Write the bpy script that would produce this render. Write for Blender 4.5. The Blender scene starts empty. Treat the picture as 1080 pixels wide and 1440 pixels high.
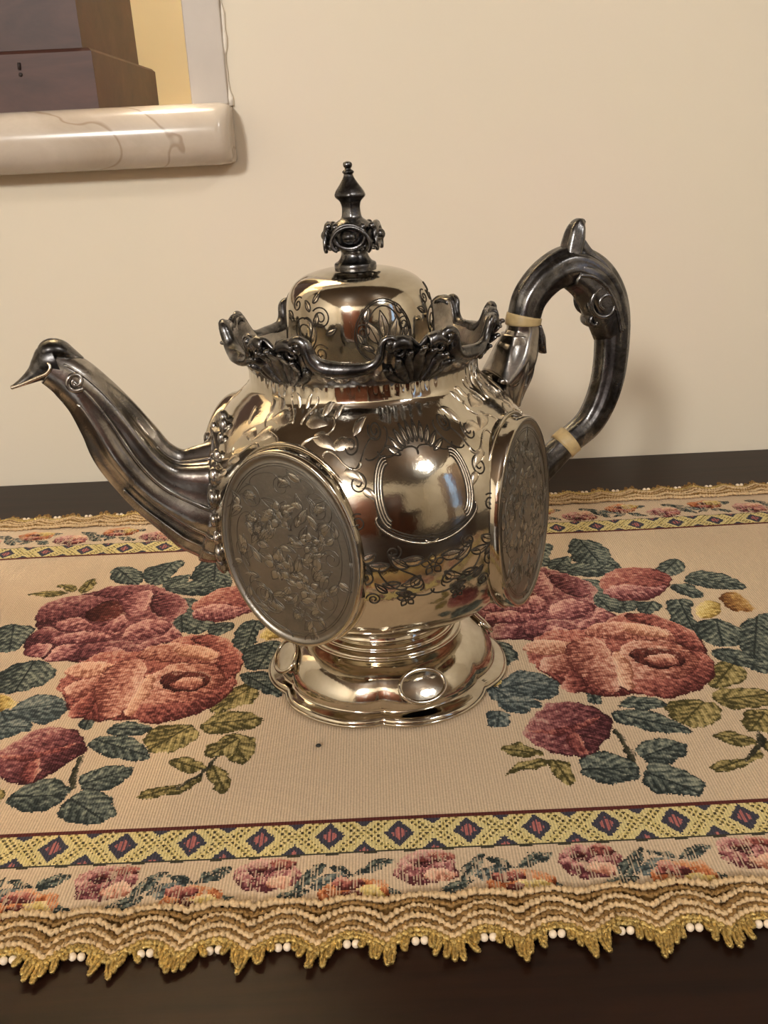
import bpy, bmesh, math, random
import numpy as np
from mathutils import Vector, Matrix
random.seed(7); np.random.seed(7)
R = math.radians
SC = bpy.context.scene
COL = SC.collection
PI = math.pi

# ------------------------------------------------------------------ camera, light, exposure
cam_d = bpy.data.cameras.new('camera'); cam = bpy.data.objects.new('camera', cam_d); COL.objects.link(cam)
cam_d.sensor_fit = 'VERTICAL'; cam_d.sensor_height = 24.0; cam_d.lens = 24.0 * 1350.0 / 1440.0
cam_d.clip_start = 0.01
PITCH, ROLL = R(21.07), R(-2.75)
cam.location = (0.00216, -0.461, 0.2695)
cam.rotation_euler = (Matrix.Rotation(PI/2 - PITCH, 3, 'X') @ Matrix.Rotation(ROLL, 3, 'Z')).to_euler()
SC.camera = cam
SC.view_settings.view_transform = 'Standard'; SC.view_settings.look = 'None'
SC.view_settings.gamma = 1.0; SC.view_settings.exposure = 1.12
try: SC.view_settings.use_curve_mapping = False
except Exception: pass
w = bpy.data.worlds.new('world'); SC.world = w; w.use_nodes = True
w.node_tree.nodes['Background'].inputs[0].default_value = (0.35, 0.5, 0.75, 1)
w.node_tree.nodes['Background'].inputs[1].default_value = 1.2
def light(name, loc, energy, size, color, target=None, kind='AREA'):
    d = bpy.data.lights.new(name, kind); d.energy = energy; d.color = color
    if kind == 'AREA': d.shape = 'DISK'; d.size = size
    else: d.shadow_soft_size = size
    o = bpy.data.objects.new(name, d); COL.objects.link(o); o.location = loc
    if target is not None:
        o.rotation_euler = (Vector(target) - Vector(loc)).to_track_quat('-Z', 'Y').to_euler()
    return o
WARM = (1.0, 0.985, 0.945)
LAMPS = [(-0.80, -2.35, 1.22, 78.0), (1.25, -1.35, 1.50, 20.0)]     # two pendant globes, themselves the light, the second an added fill (built further down): x, y, z, watts

# ------------------------------------------------------------------ helpers
def srgb(r, g, b):
    def f(c):
        c /= 255.0
        return c/12.92 if c <= 0.04045 else ((c+0.055)/1.055)**2.4
    return (f(r), f(g), f(b), 1.0)
class NT:
    """tiny node-tree builder"""
    def __init__(s, name):
        s.m = bpy.data.materials.new(name); s.m.use_nodes = True
        s.t = s.m.node_tree; s.b = s.t.nodes['Principled BSDF']
    def n(s, typ, **kw):
        nd = s.t.nodes.new(typ)
        for k, v in kw.items():
            if k.startswith('_'): setattr(nd, k[1:], v)
            else: nd.inputs[k.replace('__', ' ')].default_value = v
        return nd
    def l(s, a, ao, b, bi): s.t.links.new(a.outputs[ao], b.inputs[bi]); return b
    def set(s, **kw):
        for k, v in kw.items(): s.b.inputs[k.replace('__', ' ')].default_value = v
    def coord(s, out='Object', scale=(1, 1, 1), rot=(0, 0, 0)):
        tc = s.n('ShaderNodeTexCoord'); mp = s.n('ShaderNodeMapping')
        mp.inputs['Scale'].default_value = scale; mp.inputs['Rotation'].default_value = rot
        s.l(tc, out, mp, 'Vector'); return mp
    def noise(s, mp, scale, detail=4.0, rough=0.55, dist=0.0):
        nd = s.n('ShaderNodeTexNoise', Scale=scale, Detail=detail, Roughness=rough, Distortion=dist)
        s.l(mp, 'Vector', nd, 'Vector'); return nd
    def ramp(s, src, out, stops):
        r = s.n('ShaderNodeValToRGB'); e = r.color_ramp.elements
        while len(e) < len(stops): e.new(0.5)
        for el, (p, c) in zip(e, stops):
            el.position = p; el.color = c if len(c) == 4 else (*c, 1)
        s.l(src, out, r, 'Fac'); return r
    def bump(s, src, out, strength, dist, prev=None):
        b = s.n('ShaderNodeBump', Strength=strength, Distance=dist)
        s.l(src, out, b, 'Height')
        if prev is not None: s.l(prev, 'Normal', b, 'Normal')
        return b
def g3(v): return (v, v, v, 1)
def silver(name, base, dark, rough, lo=0.42, hi=0.75, nscale=30.0, bump=0.0, bscale=400.0, rvar=0.12):
    k = NT(name); mp = k.coord(); nz = k.noise(mp, nscale, 6.0, 0.62, 0.6)
    r = k.ramp(nz, 'Fac', [(lo, base), (hi, dark)])
    k.l(r, 'Color', k.b, 'Base Color')
    k.set(Metallic=1.0)
    r2 = k.ramp(nz, 'Fac', [(0.35, g3(rough)), (0.8, g3(rough + rvar))]); k.l(r2, 'Color', k.b, 'Roughness')
    if bump:
        n2 = k.noise(mp, bscale, 3.0); k.l(k.bump(n2, 'Fac', bump, 0.0006), 'Normal', k.b, 'Normal')
    return k.m
def plain(name, col, rough, metal=0.0, nscale=60.0, var=0.15, bump=0.0, dist=0.001, scale=(1, 1, 1), spec=0.5):
    k = NT(name); mp = k.coord(scale=scale); nz = k.noise(mp, nscale, 5.0)
    c0 = tuple(c*(1-var) for c in col[:3]); c1 = tuple(min(1, c*(1+var)) for c in col[:3])
    k.l(k.ramp(nz, 'Fac', [(0.3, c0), (0.7, c1)]), 'Color', k.b, 'Base Color')
    k.set(Roughness=rough, Metallic=metal); k.b.inputs['Specular IOR Level'].default_value = spec
    if bump: k.l(k.bump(nz, 'Fac', bump, dist), 'Normal', k.b, 'Normal')
    return k.m

def link(name, me, mat, parent=None, smooth=True):
    if mat is not None: me.materials.append(mat)
    if smooth: me.polygons.foreach_set('use_smooth', [True]*len(me.polygons))
    o = bpy.data.objects.new(name, me); COL.objects.link(o)
    if parent is not None: o.parent = parent
    return o
def tag(o, label=None, cat=None, group=None, kind=None):
    for k, v in (('label', label), ('category', cat), ('group', group), ('kind', kind)):
        if v: o[k] = v
    return o
def empty(name, loc, rz=0.0):
    e = bpy.data.objects.new(name, None); COL.objects.link(e); e.location = loc; e.rotation_euler = (0, 0, rz)
    e.empty_display_size = 0.02; return e

class MB:
    def __init__(s): s.v = []; s.f = []
    def grid(s, P, cu=False, cv=False):
        """P: (n,m,3); cu closes n, cv closes m"""
        n, m, _ = P.shape; o = len(s.v); s.v.extend(map(tuple, P.reshape(-1, 3)))
        for i in range(n if cu else n-1):
            a = o + i*m; b = o + ((i+1) % n)*m
            for j in range(m if cv else m-1):
                k = (j+1) % m
                s.f.append((a+j, a+k, b+k, b+j))
        return s
    def fan(s, ring, centre, flip=False):
        o = len(s.v); s.v.extend(map(tuple, ring)); s.v.append(tuple(centre)); n = len(ring)
        for j in range(n):
            k = (j+1) % n
            s.f.append((o+n, o+k, o+j) if flip else (o+n, o+j, o+k))
        return s
    def tube(s, pts, rad, seg=8, binormal=None, ab=None, mod=None, closed=False, cap=True):
        P = np.asarray(pts, float); n = len(P)
        T = np.gradient(P, axis=0) if not closed else (np.roll(P, -1, 0) - np.roll(P, 1, 0))
        T /= (np.linalg.norm(T, axis=1, keepdims=True) + 1e-12)
        if binormal is not None:
            B = np.broadcast_to(np.asarray(binormal, float), (n, 3)); N = np.cross(B, T)
            N /= (np.linalg.norm(N, axis=1, keepdims=True) + 1e-12); B = np.cross(T, N)
        else:
            a = np.array([0, 0, 1.0]) if abs(T[0][2]) < 0.9 else np.array([1.0, 0, 0])
            N = np.zeros((n, 3)); v = np.cross(T[0], a); v /= np.linalg.norm(v); N[0] = v
            for i in range(1, n):
                v = N[i-1] - T[i]*(N[i-1] @ T[i]); N[i] = v/(np.linalg.norm(v)+1e-12)
            B = np.cross(T, N)
        if ab is None:
            r = np.broadcast_to(np.asarray(rad, float), (n,)); A_, B_ = r, r
        else: A_, B_ = np.asarray(ab[0], float), np.asarray(ab[1], float)
        ph = np.linspace(0, 2*PI, seg, endpoint=False)
        q = np.zeros((n, seg, 3))
        M = np.ones((n, seg)) if mod is None else mod(np.linspace(0, 1, n)[:, None], ph[None, :])
        for j, a in enumerate(ph):
            q[:, j] = P + N*(math.cos(a)*A_*M[:, j])[:, None] + B*(math.sin(a)*B_*M[:, j])[:, None]
        s.grid(q, cu=closed, cv=True)
        if cap and not closed:
            s.fan(q[0], P[0], flip=False); s.fan(q[-1], P[-1], flip=True)
        return s
    def ball(s, c, r, seg=10, rings=6, scale=(1, 1, 1)):
        t = np.linspace(0.0001, PI-0.0001, rings+1); ph = np.linspace(0, 2*PI, seg, endpoint=False)
        P = np.zeros((rings+1, seg, 3))
        P[..., 0] = c[0] + r*scale[0]*np.sin(t)[:, None]*np.cos(ph); P[..., 1] = c[1] + r*scale[1]*np.sin(t)[:, None]*np.sin(ph)
        P[..., 2] = c[2] + r*scale[2]*np.cos(t)[:, None]*np.ones_like(ph)
        return s.grid(P[::-1], cv=True)
    def build(s, name, mat, parent=None, fin=None, smooth=True):
        V = np.array(s.v, float)
        if fin is not None: V = fin(V)
        me = bpy.data.meshes.new(name); me.from_pydata(V.tolist(), [], s.f); me.update()
        bm = bmesh.new(); bm.from_mesh(me); bmesh.ops.remove_doubles(bm, verts=bm.verts, dist=1e-6)
        bmesh.ops.recalc_face_normals(bm, faces=bm.faces); bm.to_mesh(me); bm.free()
        return link(name, me, mat, parent, smooth)
def box(name, lo, hi, mat, parent=None, bev=0.0, seg=2, loc=None):
    bm = bmesh.new(); bmesh.ops.create_cube(bm, size=1.0)
    for v in bm.verts: v.co = Vector([lo[i] + (v.co[i]+0.5)*(hi[i]-lo[i]) for i in range(3)])
    if bev: bmesh.ops.bevel(bm, geom=bm.edges[:], offset=bev, segments=seg, affect='EDGES', profile=0.5)
    me = bpy.data.meshes.new(name); bm.to_mesh(me); bm.free()
    o = link(name, me, mat, parent, False)
    if bev:
        me.polygons.foreach_set('use_smooth', [True]*len(me.polygons))
        md = o.modifiers.new('wn', 'WEIGHTED_NORMAL'); md.keep_sharp = False
    return o
def spl(pts, n=6, closed=False):
    """Catmull-Rom through rows of any width"""
    P = np.asarray(pts, float); m = len(P); out = []
    rng = m if closed else m-1
    for i in range(rng):
        if closed: a, b, c, d = P[(i-1) % m], P[i], P[(i+1) % m], P[(i+2) % m]
        else: a, b, c, d = P[max(i-1, 0)], P[i], P[i+1], P[min(i+2, m-1)]
        for k in range(n):
            t = k/n
            out.append(0.5*((2*b) + (c-a)*t + (2*a-5*b+4*c-d)*t*t + (3*b-a-3*c+d)*t**3))
    if not closed: out.append(P[-1])
    return np.array(out)
def sstep(a, b, x):
    t = np.clip((x-a)/(b-a), 0, 1); return t*t*(3-2*t)

# ------------------------------------------------------------------ setting: back wall with niche, room, table
YW = 0.355                                  # front face of the back wall
FLOOR = -0.76; CEIL = 1.95; XL, XR, YF = -2.1, 2.3, -3.3
k = NT('cream_wall'); mp = k.coord(); n1 = k.noise(mp, 2.2, 5.0); n2 = k.noise(mp, 90.0, 4.0)
r = k.ramp(n1, 'Fac', [(0.3, (0.69, 0.61, 0.475, 1)), (0.55, (0.72, 0.635, 0.50, 1)), (0.75, (0.73, 0.625, 0.51, 1))])
k.l(r, 'Color', k.b, 'Base Color'); k.set(Roughness=0.55); k.l(k.bump(n2, 'Fac', 0.10, 0.0012), 'Normal', k.b, 'Normal')
M_WALL = k.m
M_NICHE = plain('yellow_wall', srgb(232, 218, 182), 0.6, 0, 6.0, 0.04)
k = NT('marble'); mp = k.coord(); nz = k.noise(mp, 9.0, 8.0, 0.6, 1.2); vein = k.noise(mp, 7.0, 3.0, 0.5, 2.0)
r = k.ramp(nz, 'Fac', [(0.25, srgb(172, 156, 138)), (0.55, srgb(198, 184, 168)), (0.8, srgb(182, 165, 147))])
rv = k.ramp(vein, 'Fac', [(0.485, (0, 0, 0)), (0.497, (1, 1, 1)), (0.503, (1, 1, 1)), (0.515, (0, 0, 0))])
mx = k.n('ShaderNodeMix', _data_type='RGBA'); mx.inputs[7].default_value = srgb(140, 114, 90)
mm = k.n('ShaderNodeMath', _operation='MULTIPLY'); mm.inputs[1].default_value = 0.55
k.l(rv, 'Color', mm, 0); k.l(mm, 0, mx, 0); k.t.links.new(r.outputs['Color'], mx.inputs[6]); k.t.links.new(mx.outputs[2], k.b.inputs['Base Color'])
k.set(Roughness=0.2); M_MARBLE = k.m
M_JAMB = plain('grey_marble', srgb(188, 177, 166), 0.45, 0, 25.0, 0.05)
M_CAULK = plain('white_caulk', srgb(235, 225, 210), 0.6, 0, 90.0, 0.04, 0.4, 0.002)
def wood(name, c0, c1, rough, scale=(3, 40, 40), rot=(0, 0, 0)):
    k = NT(name); mp = k.coord(scale=scale, rot=rot); nz = k.noise(mp, 1.6, 7.0, 0.65, 0.8)
    k.l(k.ramp(nz, 'Fac', [(0.25, c0), (0.75, c1)]), 'Color', k.b, 'Base Color'); k.set(Roughness=rough)
    k.l(k.bump(nz, 'Fac', 0.06, 0.001), 'Normal', k.b, 'Normal'); return k.m
M_TABLE = wood('dark_mahogany', srgb(18, 9, 6), srgb(44, 24, 15), 0.36)
M_PED = wood('aged_brown_wood', srgb(46, 25, 20), srgb(88, 54, 44), 0.5, (4, 20, 20), (0, 0.6, 0.3))
M_DOOR = wood('brown_door_wood', srgb(70, 38, 24), srgb(112, 62, 38), 0.35, (30, 30, 3))
M_CHAIR = wood('dark_chair_wood', srgb(40, 22, 16), srgb(70, 38, 26), 0.3, (30, 30, 3))
M_FLOOR = plain('dark_wood_floor', srgb(64, 44, 32), 0.4, 0, 4.0, 0.1)
M_CEIL = wood('wooden_ceiling', srgb(66, 52, 42), srgb(96, 78, 62), 0.5, (1, 8, 1))

M_TABLE.node_tree.nodes['Principled BSDF'].inputs['Specular IOR Level'].default_value = 0.13
NX0, NX1, NZ0, NZ1, ND = -0.78, -0.1315, 0.303, 1.25, 0.30
def wall_mesh(name, boxes, mat, kind='structure'):
    bm = bmesh.new()
    for lo, hi in boxes:
        g = bmesh.ops.create_cube(bm, size=1.0)
        for v in g['verts']: v.co = Vector([lo[i] + (v.co[i]+0.5)*(hi[i]-lo[i]) for i in range(3)])
    me = bpy.data.meshes.new(name); bm.to_mesh(me); bm.free()
    return tag(link(name, me, mat, None, False), kind=kind)
YB = YW + ND + 0.12
wall_mesh('wall_back', [((XL-0.1, YW, FLOOR), (XR+0.1, YB, NZ0-0.044)), ((XL-0.1, YW, NZ1), (XR+0.1, YB, CEIL)),
                        ((XL-0.1, YW, NZ0-0.044), (NX0, YB, NZ1)), ((NX1, YW, NZ0-0.044), (XR+0.1, YB, NZ1)),
                        ((NX0, YW+ND, NZ0-0.044), (NX1, YB, NZ1))], M_WALL)
# yellow lining of the niche
tag(box('trim_1', (NX0, YW+ND-0.004, NZ0), (NX1, YW+ND, NZ1), M_NICHE), kind='structure')
tag(box('trim_2', (NX1, YW-0.006, NZ0-0.001), (NX1+0.0285, YW, NZ1+0.03), M_JAMB, None, 0.0012), kind='structure')
mb = MB(); zz = np.linspace(NZ0-0.002, NZ1, 160); rr = 0.0016 + 0.0009*np.sin(zz*130) + 0.0007*np.sin(zz*311+1)
mb.tube(np.stack([NX1+0.0290+0.0006*np.sin(zz*90), YW-0.0015+0*zz, zz], 1), rr, 8)
tag(mb.build('trim_3', M_CAULK), kind='structure')

# marble ledge: bullnose front edge, rounded right end
def ledge():
    x0, x1, yb, yf, z0, z1 = NX0-0.06, -0.1010, YW+ND-0.004, YW-0.043, 0.2585, 0.303
    h = (z1-z0)/2; zc = (z0+z1)/2; yc = yf + h*0.95; mb = MB()
    th = np.linspace(PI/2, -PI/2, 25)
    prof = [(YW-0.0005, z1)] + [(yc - 0.95*h*math.cos(t), zc + h*math.sin(t)) for t in th] + [(YW-0.0005, z0)]
    prof = np.array(prof); xs = list(np.linspace(x0, x1-0.010, 12))
    ends = [(x1-0.010+0.010*math.sin(a), 1-0.24*(1-math.cos(a))) for a in np.linspace(0, PI/2, 8)]
    rows = []
    for x in xs: rows.append([(x, y, z) for y, z in prof])
    for x, sc_ in ends[1:]:
        rows.append([(x, YW-0.0005 + (y-YW+0.0005)*sc_, zc+(z-zc)*(0.86+0.14*(sc_-0.76)/0.24)) for y, z in prof])
    P = np.array(rows); mb.grid(P); 
    mb.f.append(tuple(len(mb.v)-len(prof)+i for i in range(len(prof))))
    o = mb.build('marble_ledge', M_MARBLE)
    return o
led = ledge()
tag(led, 'pale cream marble ledge with rounded nose under the wall niche', 'ledge')
box('ledge_shelf', (NX0, YW-0.0006, NZ0-0.044), (NX1, YW+ND-0.004, NZ0), M_MARBLE, led)

# wooden pedestal standing in the niche
ped = empty('wooden_pedestal', (-0.40, 0.47, NZ0)); tag(ped, 'brown wooden stepped pedestal base standing on the marble ledge in the niche', 'pedestal')
def pbox(name, x1, y0, y1, z0, z1, ch, slope=0.0):
    # block from the far left to x1, chamfered top; local coordinates
    x0 = -0.19
    lo = [(x0, y0, z0), (x1, y0, z0), (x1, y1, z0), (x0, y1, z0)]
    md = [(x0+slope, y0+slope, z1-ch), (x1-slope, y0+slope, z1-ch), (x1-slope, y1-slope, z1-ch), (x0+slope, y1-slope, z1-ch)]
    tp = [(x0+slope+ch, y0+slope+ch, z1), (x1-slope-ch, y0+slope+ch, z1), (x1-slope-ch, y1-slope-ch, z1), (x0+slope+ch, y1-slope-ch, z1)]
    mb = MB(); mb.v = lo+md+tp
    for a in (0, 4):
        for i in range(4): mb.f.append((a+i, a+(i+1) % 4, a+4+(i+1) % 4, a+4+i))
    mb.f += [(3, 2, 1, 0), (8, 9, 10, 11)]
    return mb.build(name, M_PED, ped, None, False)
pbox('plinth', 0.194, -0.11, 0.13, 0.0, 0.0445, 0.0025)
pbox('pedestal_block', 0.187, -0.108, 0.09, 0.0445, 0.32, 0.002, 0.003)
mb = MB(); mb.tube([(0.137, -0.1107, 0.031), (0.1375, -0.1107, 0.036)], 0.0012, 6); mb.ball((0.1372, -0.1105, 0.0275), 0.0016, 8, 5, (1, .5, 1))
mb.build('keyhole', plain('black_iron', srgb(40, 28, 26), 0.6), ped)

nl = empty('niche_fill_light', (-0.30, 0.45, NZ1)); tag(nl, 'small round glowing fill light added under the top of the wall niche', 'lamp')  # added fill light, only there to brighten the back of the niche
k = NT('fill_bulb'); k.set(Base__Color=(0.8, 0.8, 0.8, 1), Emission__Color=(1, 0.92, 0.78, 1), Emission__Strength=13.0/(4*PI*PI*0.03**2))
mb = MB(); mb.ball((0, 0, -0.06), 0.03, 16, 10); mb.build('bulb', k.m, nl); mb = MB(); mb.tube([(0, 0, 0), (0, 0, -0.035)], 0.02, 14); mb.build('socket', M_JAMB, nl); box('light_blocker', (-0.26, -0.055, -0.24), (0.26, -0.045, 0), M_JAMB, nl)  # last box is an added plate blocking this light from table and cloth
# rest of the room (seen only in the silver)
wall_mesh('wall_left', [((XL-0.1, YF, FLOOR), (XL, YW, CEIL))], M_WALL)
wall_mesh('wall_right', [((XR, YF, FLOOR), (XR+0.1, -2.0, CEIL)), ((XR, -1.1, FLOOR), (XR+0.1, YW, CEIL)),
                         ((XR, -2.0, FLOOR), (XR+0.1, -1.1, 0.1)), ((XR, -2.0, 1.5), (XR+0.1, -1.1, CEIL))], M_WALL)
wall_mesh('wall_front', [((XL-0.1, YF-0.1, FLOOR), (XR+0.1, YF, CEIL))], M_WALL)
wall_mesh('floor', [((XL-0.1, YF-0.1, FLOOR-0.1), (XR+0.1, YB, FLOOR))], M_FLOOR)
wall_mesh('ceiling', [((XL-0.1, YF-0.1, CEIL), (XR+0.1, YB, CEIL+0.1))], M_CEIL)
k = NT('curtain_cloth'); mp = k.coord(scale=(1, 9, 0.2)); nz = k.noise(mp, 3.0)
k.l(k.ramp(nz, 'Fac', [(0.3, srgb(120, 100, 84)), (0.7, srgb(160, 136, 112))]), 'Color', k.b, 'Base Color'); k.set(Roughness=0.9); M_CURT = k.m
wn = empty('window_1', (XR+0.05, -1.55, 0.8)); tag(wn, kind='structure')
box('window_frame', (-0.03, -0.45, -0.7), (0.03, -0.38, 0.7), M_DOOR, wn); box('window_frame', (-0.03, 0.38, -0.7), (0.03, 0.45, 0.7), M_DOOR, wn)
box('window_frame', (-0.03, -0.04, -0.7), (0.03, 0.04, 0.7), M_DOOR, wn)
k = NT('window_glass'); k.set(Roughness=0.02, IOR=1.45); k.b.inputs['Transmission Weight'].default_value = 1.0
box('window_pane', (-0.004, -0.38, -0.7), (0.004, -0.04, 0.7), k.m, wn); box('window_pane', (-0.004, 0.04, -0.7), (0.004, 0.38, 0.7), k.m, wn)
for y0, y1 in ((-2.10, -1.78), (-1.44, -1.02)):                     # curtains leave two slits of daylight
    mb = MB(); yy = np.linspace(y0, y1, 60); zz = np.linspace(FLOOR+0.05, 1.6, 12)
    P = np.zeros((60, 12, 3)); P[..., 0] = (XR-0.06 + 0.02*np.sin(yy*70))[:, None]; P[..., 1] = yy[:, None]; P[..., 2] = zz[None]
    mb.grid(P); o = mb.build('curtain', M_CURT); md = o.modifiers.new('t', 'SOLIDIFY'); md.thickness = 0.004
    tag(o, 'brown pleated curtain on the %s side of the side window' % ('far' if y1 < -1.5 else 'near'), 'curtain', 'curtains at the side window')
def door(name, x0, x1, h):
    d = empty(name, ((x0+x1)/2, YF, FLOOR)); tag(d, kind='structure'); W = (x1-x0)/2
    box('door_panel', (-W, 0.0, 0), (W, 0.04, h), M_DOOR, d, 0.006)
    box('door_frame', (-W-0.09, 0, 0), (-W, 0.07, h+0.09), M_CHAIR, d, 0.006); box('door_frame', (W, 0, 0), (W+0.09, 0.07, h+0.09), M_CHAIR, d, 0.006)
    box('door_frame', (-W, 0, h), (W, 0.07, h+0.09), M_CHAIR, d, 0.006)
    mb = MB(); mb.ball((W-0.08, 0.07, 1.0), 0.03); mb.build('door_handle', M_CAULK, d)
door('door_1', 0.35, 1.1, 2.05)
door('door_2', -1.5, -0.75, 2.05)
cab = empty('cabinet', (-0.15, YF+0.005, FLOOR)); tag(cab, 'tall dark wooden cabinet against the wall behind the camera', 'cabinet')
box('carcass', (-0.42, 0, 0), (0.28, 0.42, 1.9), M_CHAIR, cab, 0.008)
for a, b in ((-0.40, -0.075), (-0.065, 0.26)):
    d = box('door', (a, 0.42, 0.1), (b, 0.445, 1.82), M_DOOR, cab, 0.006)
    mb = MB(); mb.ball((b-0.04 if a < -0.2 else a+0.04, 0.46, 0.95), 0.016); mb.build('knob', M_CAULK, d)
def chair(x, y, rz, label):
    c = empty('stand_in_chair', (x, y, FLOOR), rz); tag(c, label, 'chair')
    for sx in (-0.19, 0.19):
        box('leg', (sx-0.02, -0.21, 0), (sx+0.02, -0.17, 0.44), M_CHAIR, c, 0.004)
        box('leg', (sx-0.02, 0.17, 0), (sx+0.02, 0.21, 1.02), M_CHAIR, c, 0.004)
    box('seat', (-0.22, -0.23, 0.44), (0.22, 0.22, 0.49), M_DOOR, c, 0.012)
    box('back_rail', (-0.17, 0.175, 0.90), (0.17, 0.205, 1.0), M_CHAIR, c, 0.006); box('back_panel', (-0.12, 0.18, 0.55), (0.12, 0.20, 0.90), M_DOOR, c, 0.004)
chair(0.60, -1.40, R(200), 'dark wooden chair added behind the camera, standing in for a reflected person')  # added for its dark reflection in the silver, in place of a person
for lx, ly, lz, e in LAMPS:
    L = empty('ceiling_light', (lx, ly, CEIL)); tag(L, 'white glowing globe pendant hanging %s' % ('by the left wall behind the camera' if lx < 0 else 'before the curtained window, added as fill light'), 'ceiling light')
    mb = MB(); mb.tube([(0, 0, 0), (0, 0, lz-CEIL+0.155)], 0.008, 8); mb.build('rod', M_CHAIR, L)
    mb = MB(); mb.tube([(0, 0, 0), (0, 0, -0.02)], 0.05, 20); mb.build('ceiling_rose', M_CAULK, L)
    k = NT('glowing_globe'); k.set(Base__Color=(0.8, 0.8, 0.8, 1), Emission__Color=(*WARM, 1), Emission__Strength=e/(4*PI*PI*0.16**2))
    mb = MB(); mb.ball((0, 0, lz-CEIL), 0.16, 24, 14); mb.build('globe', k.m, L)

# console table against the wall
tab = empty('table', (0, -0.15, FLOOR)); tag(tab, 'dark mahogany table against the cream wall, under the floral runner', 'table')
box('tabletop', (-0.85, -0.50, 0.76-0.035), (0.85, YW+0.15-0.002, 0.76), M_TABLE, tab, 0.006, 3)
box('apron', (-0.75, -0.42, 0.62), (0.75, -0.395, 0.725), M_TABLE, tab, 0.003)
for sx in (-0.74, 0.74):
    for sy in (-0.40, 0.42):
        mb = MB(); zs = np.linspace(0, 0.725, 40); mb.tube(np.stack([sx+0*zs, sy+0*zs, zs], 1), 0.024+0.008*np.sin(zs*26)+0.006*(zs > 0.55), 16); mb.build('leg', M_TABLE, tab)

# ------------------------------------------------------------------ table runner: one woven surface, cut into its woven figures
PER = 0.257; X0, X1 = -0.336, 0.336
YM0, YM1 = -0.1267, 0.1760          # the two maroon lines
YE0, YE1 = -0.181, 0.240            # cloth edge under the trims
DX, DY = 0.0006, 0.0008
gx = np.arange(X0, X1+1e-9, DX); gy = np.arange(YE0, YE1+1e-9, DY); NXG, NYG = len(gx), len(gy)
cxs, cys = (gx[:-1]+gx[1:])/2, (gy[:-1]+gy[1:])/2
GX, GY = np.meshgrid(cxs, cys, indexing='ij')
def C(r, g, b): return np.array(srgb(r, g, b)[:3])
CREAM = C(207, 183, 154)
col = np.ones(GX.shape+(3,))*CREAM
ids = np.zeros(GX.shape, np.int32); hgt = np.zeros(GX.shape)
rng = np.random.RandomState(3)
def field(bx, by, seed):
    a = np.random.RandomState(seed).normal(0, 1, GX.shape)
    for ax, b in ((0, bx), (1, by)):
        for _ in range(2):
            c = np.cumsum(np.concatenate([np.take(a, range(-b, 0), axis=ax, mode='wrap'), a], axis=ax), axis=ax)
            a = np.take(c, range(b, c.shape[ax]), axis=ax) - np.take(c, range(0, c.shape[ax]-b), axis=ax)
    return a/a.std()
WX, WY, F1, F2, F3 = field(6, 5, 1), field(6, 5, 2), field(3, 2, 4), field(10, 2, 5), field(2, 6, 6)
PAL = {'teal': (C(52, 58, 56), C(94, 100, 92), C(146, 148, 130)), 'blue': (C(66, 74, 74), C(108, 116, 112), C(150, 152, 140)),
       'olive': (C(84, 76, 44), C(146, 130, 82), C(186, 166, 112)), 'burg': (C(72, 36, 40), C(118, 66, 68), C(166, 108, 104)),
       'burg2': (C(86, 40, 38), C(142, 78, 70), C(190, 120, 104)), 'pink': (C(100, 50, 54), C(160, 100, 98), C(210, 158, 146)),
       'pinkd': (C(96, 46, 46), C(150, 84, 78), C(186, 122, 106)), 'salm': (C(122, 64, 56), C(184, 120, 102), C(222, 174, 152)),
       'pale': (C(170, 108, 86), C(220, 168, 142), C(232, 192, 164)), 'dark': (C(58, 26, 26), C(86, 42, 38), C(120, 62, 54)),
       'gold': (C(150, 120, 60), C(206, 176, 104), C(226, 204, 140)), 'rust': (C(110, 70, 40), C(156, 112, 64), C(190, 150, 90)),
       'stem': (C(50, 48, 38), C(66, 62, 48), C(84, 80, 62)), 'oran': (C(128, 66, 36), C(182, 106, 66), C(214, 150, 104))}
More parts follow.
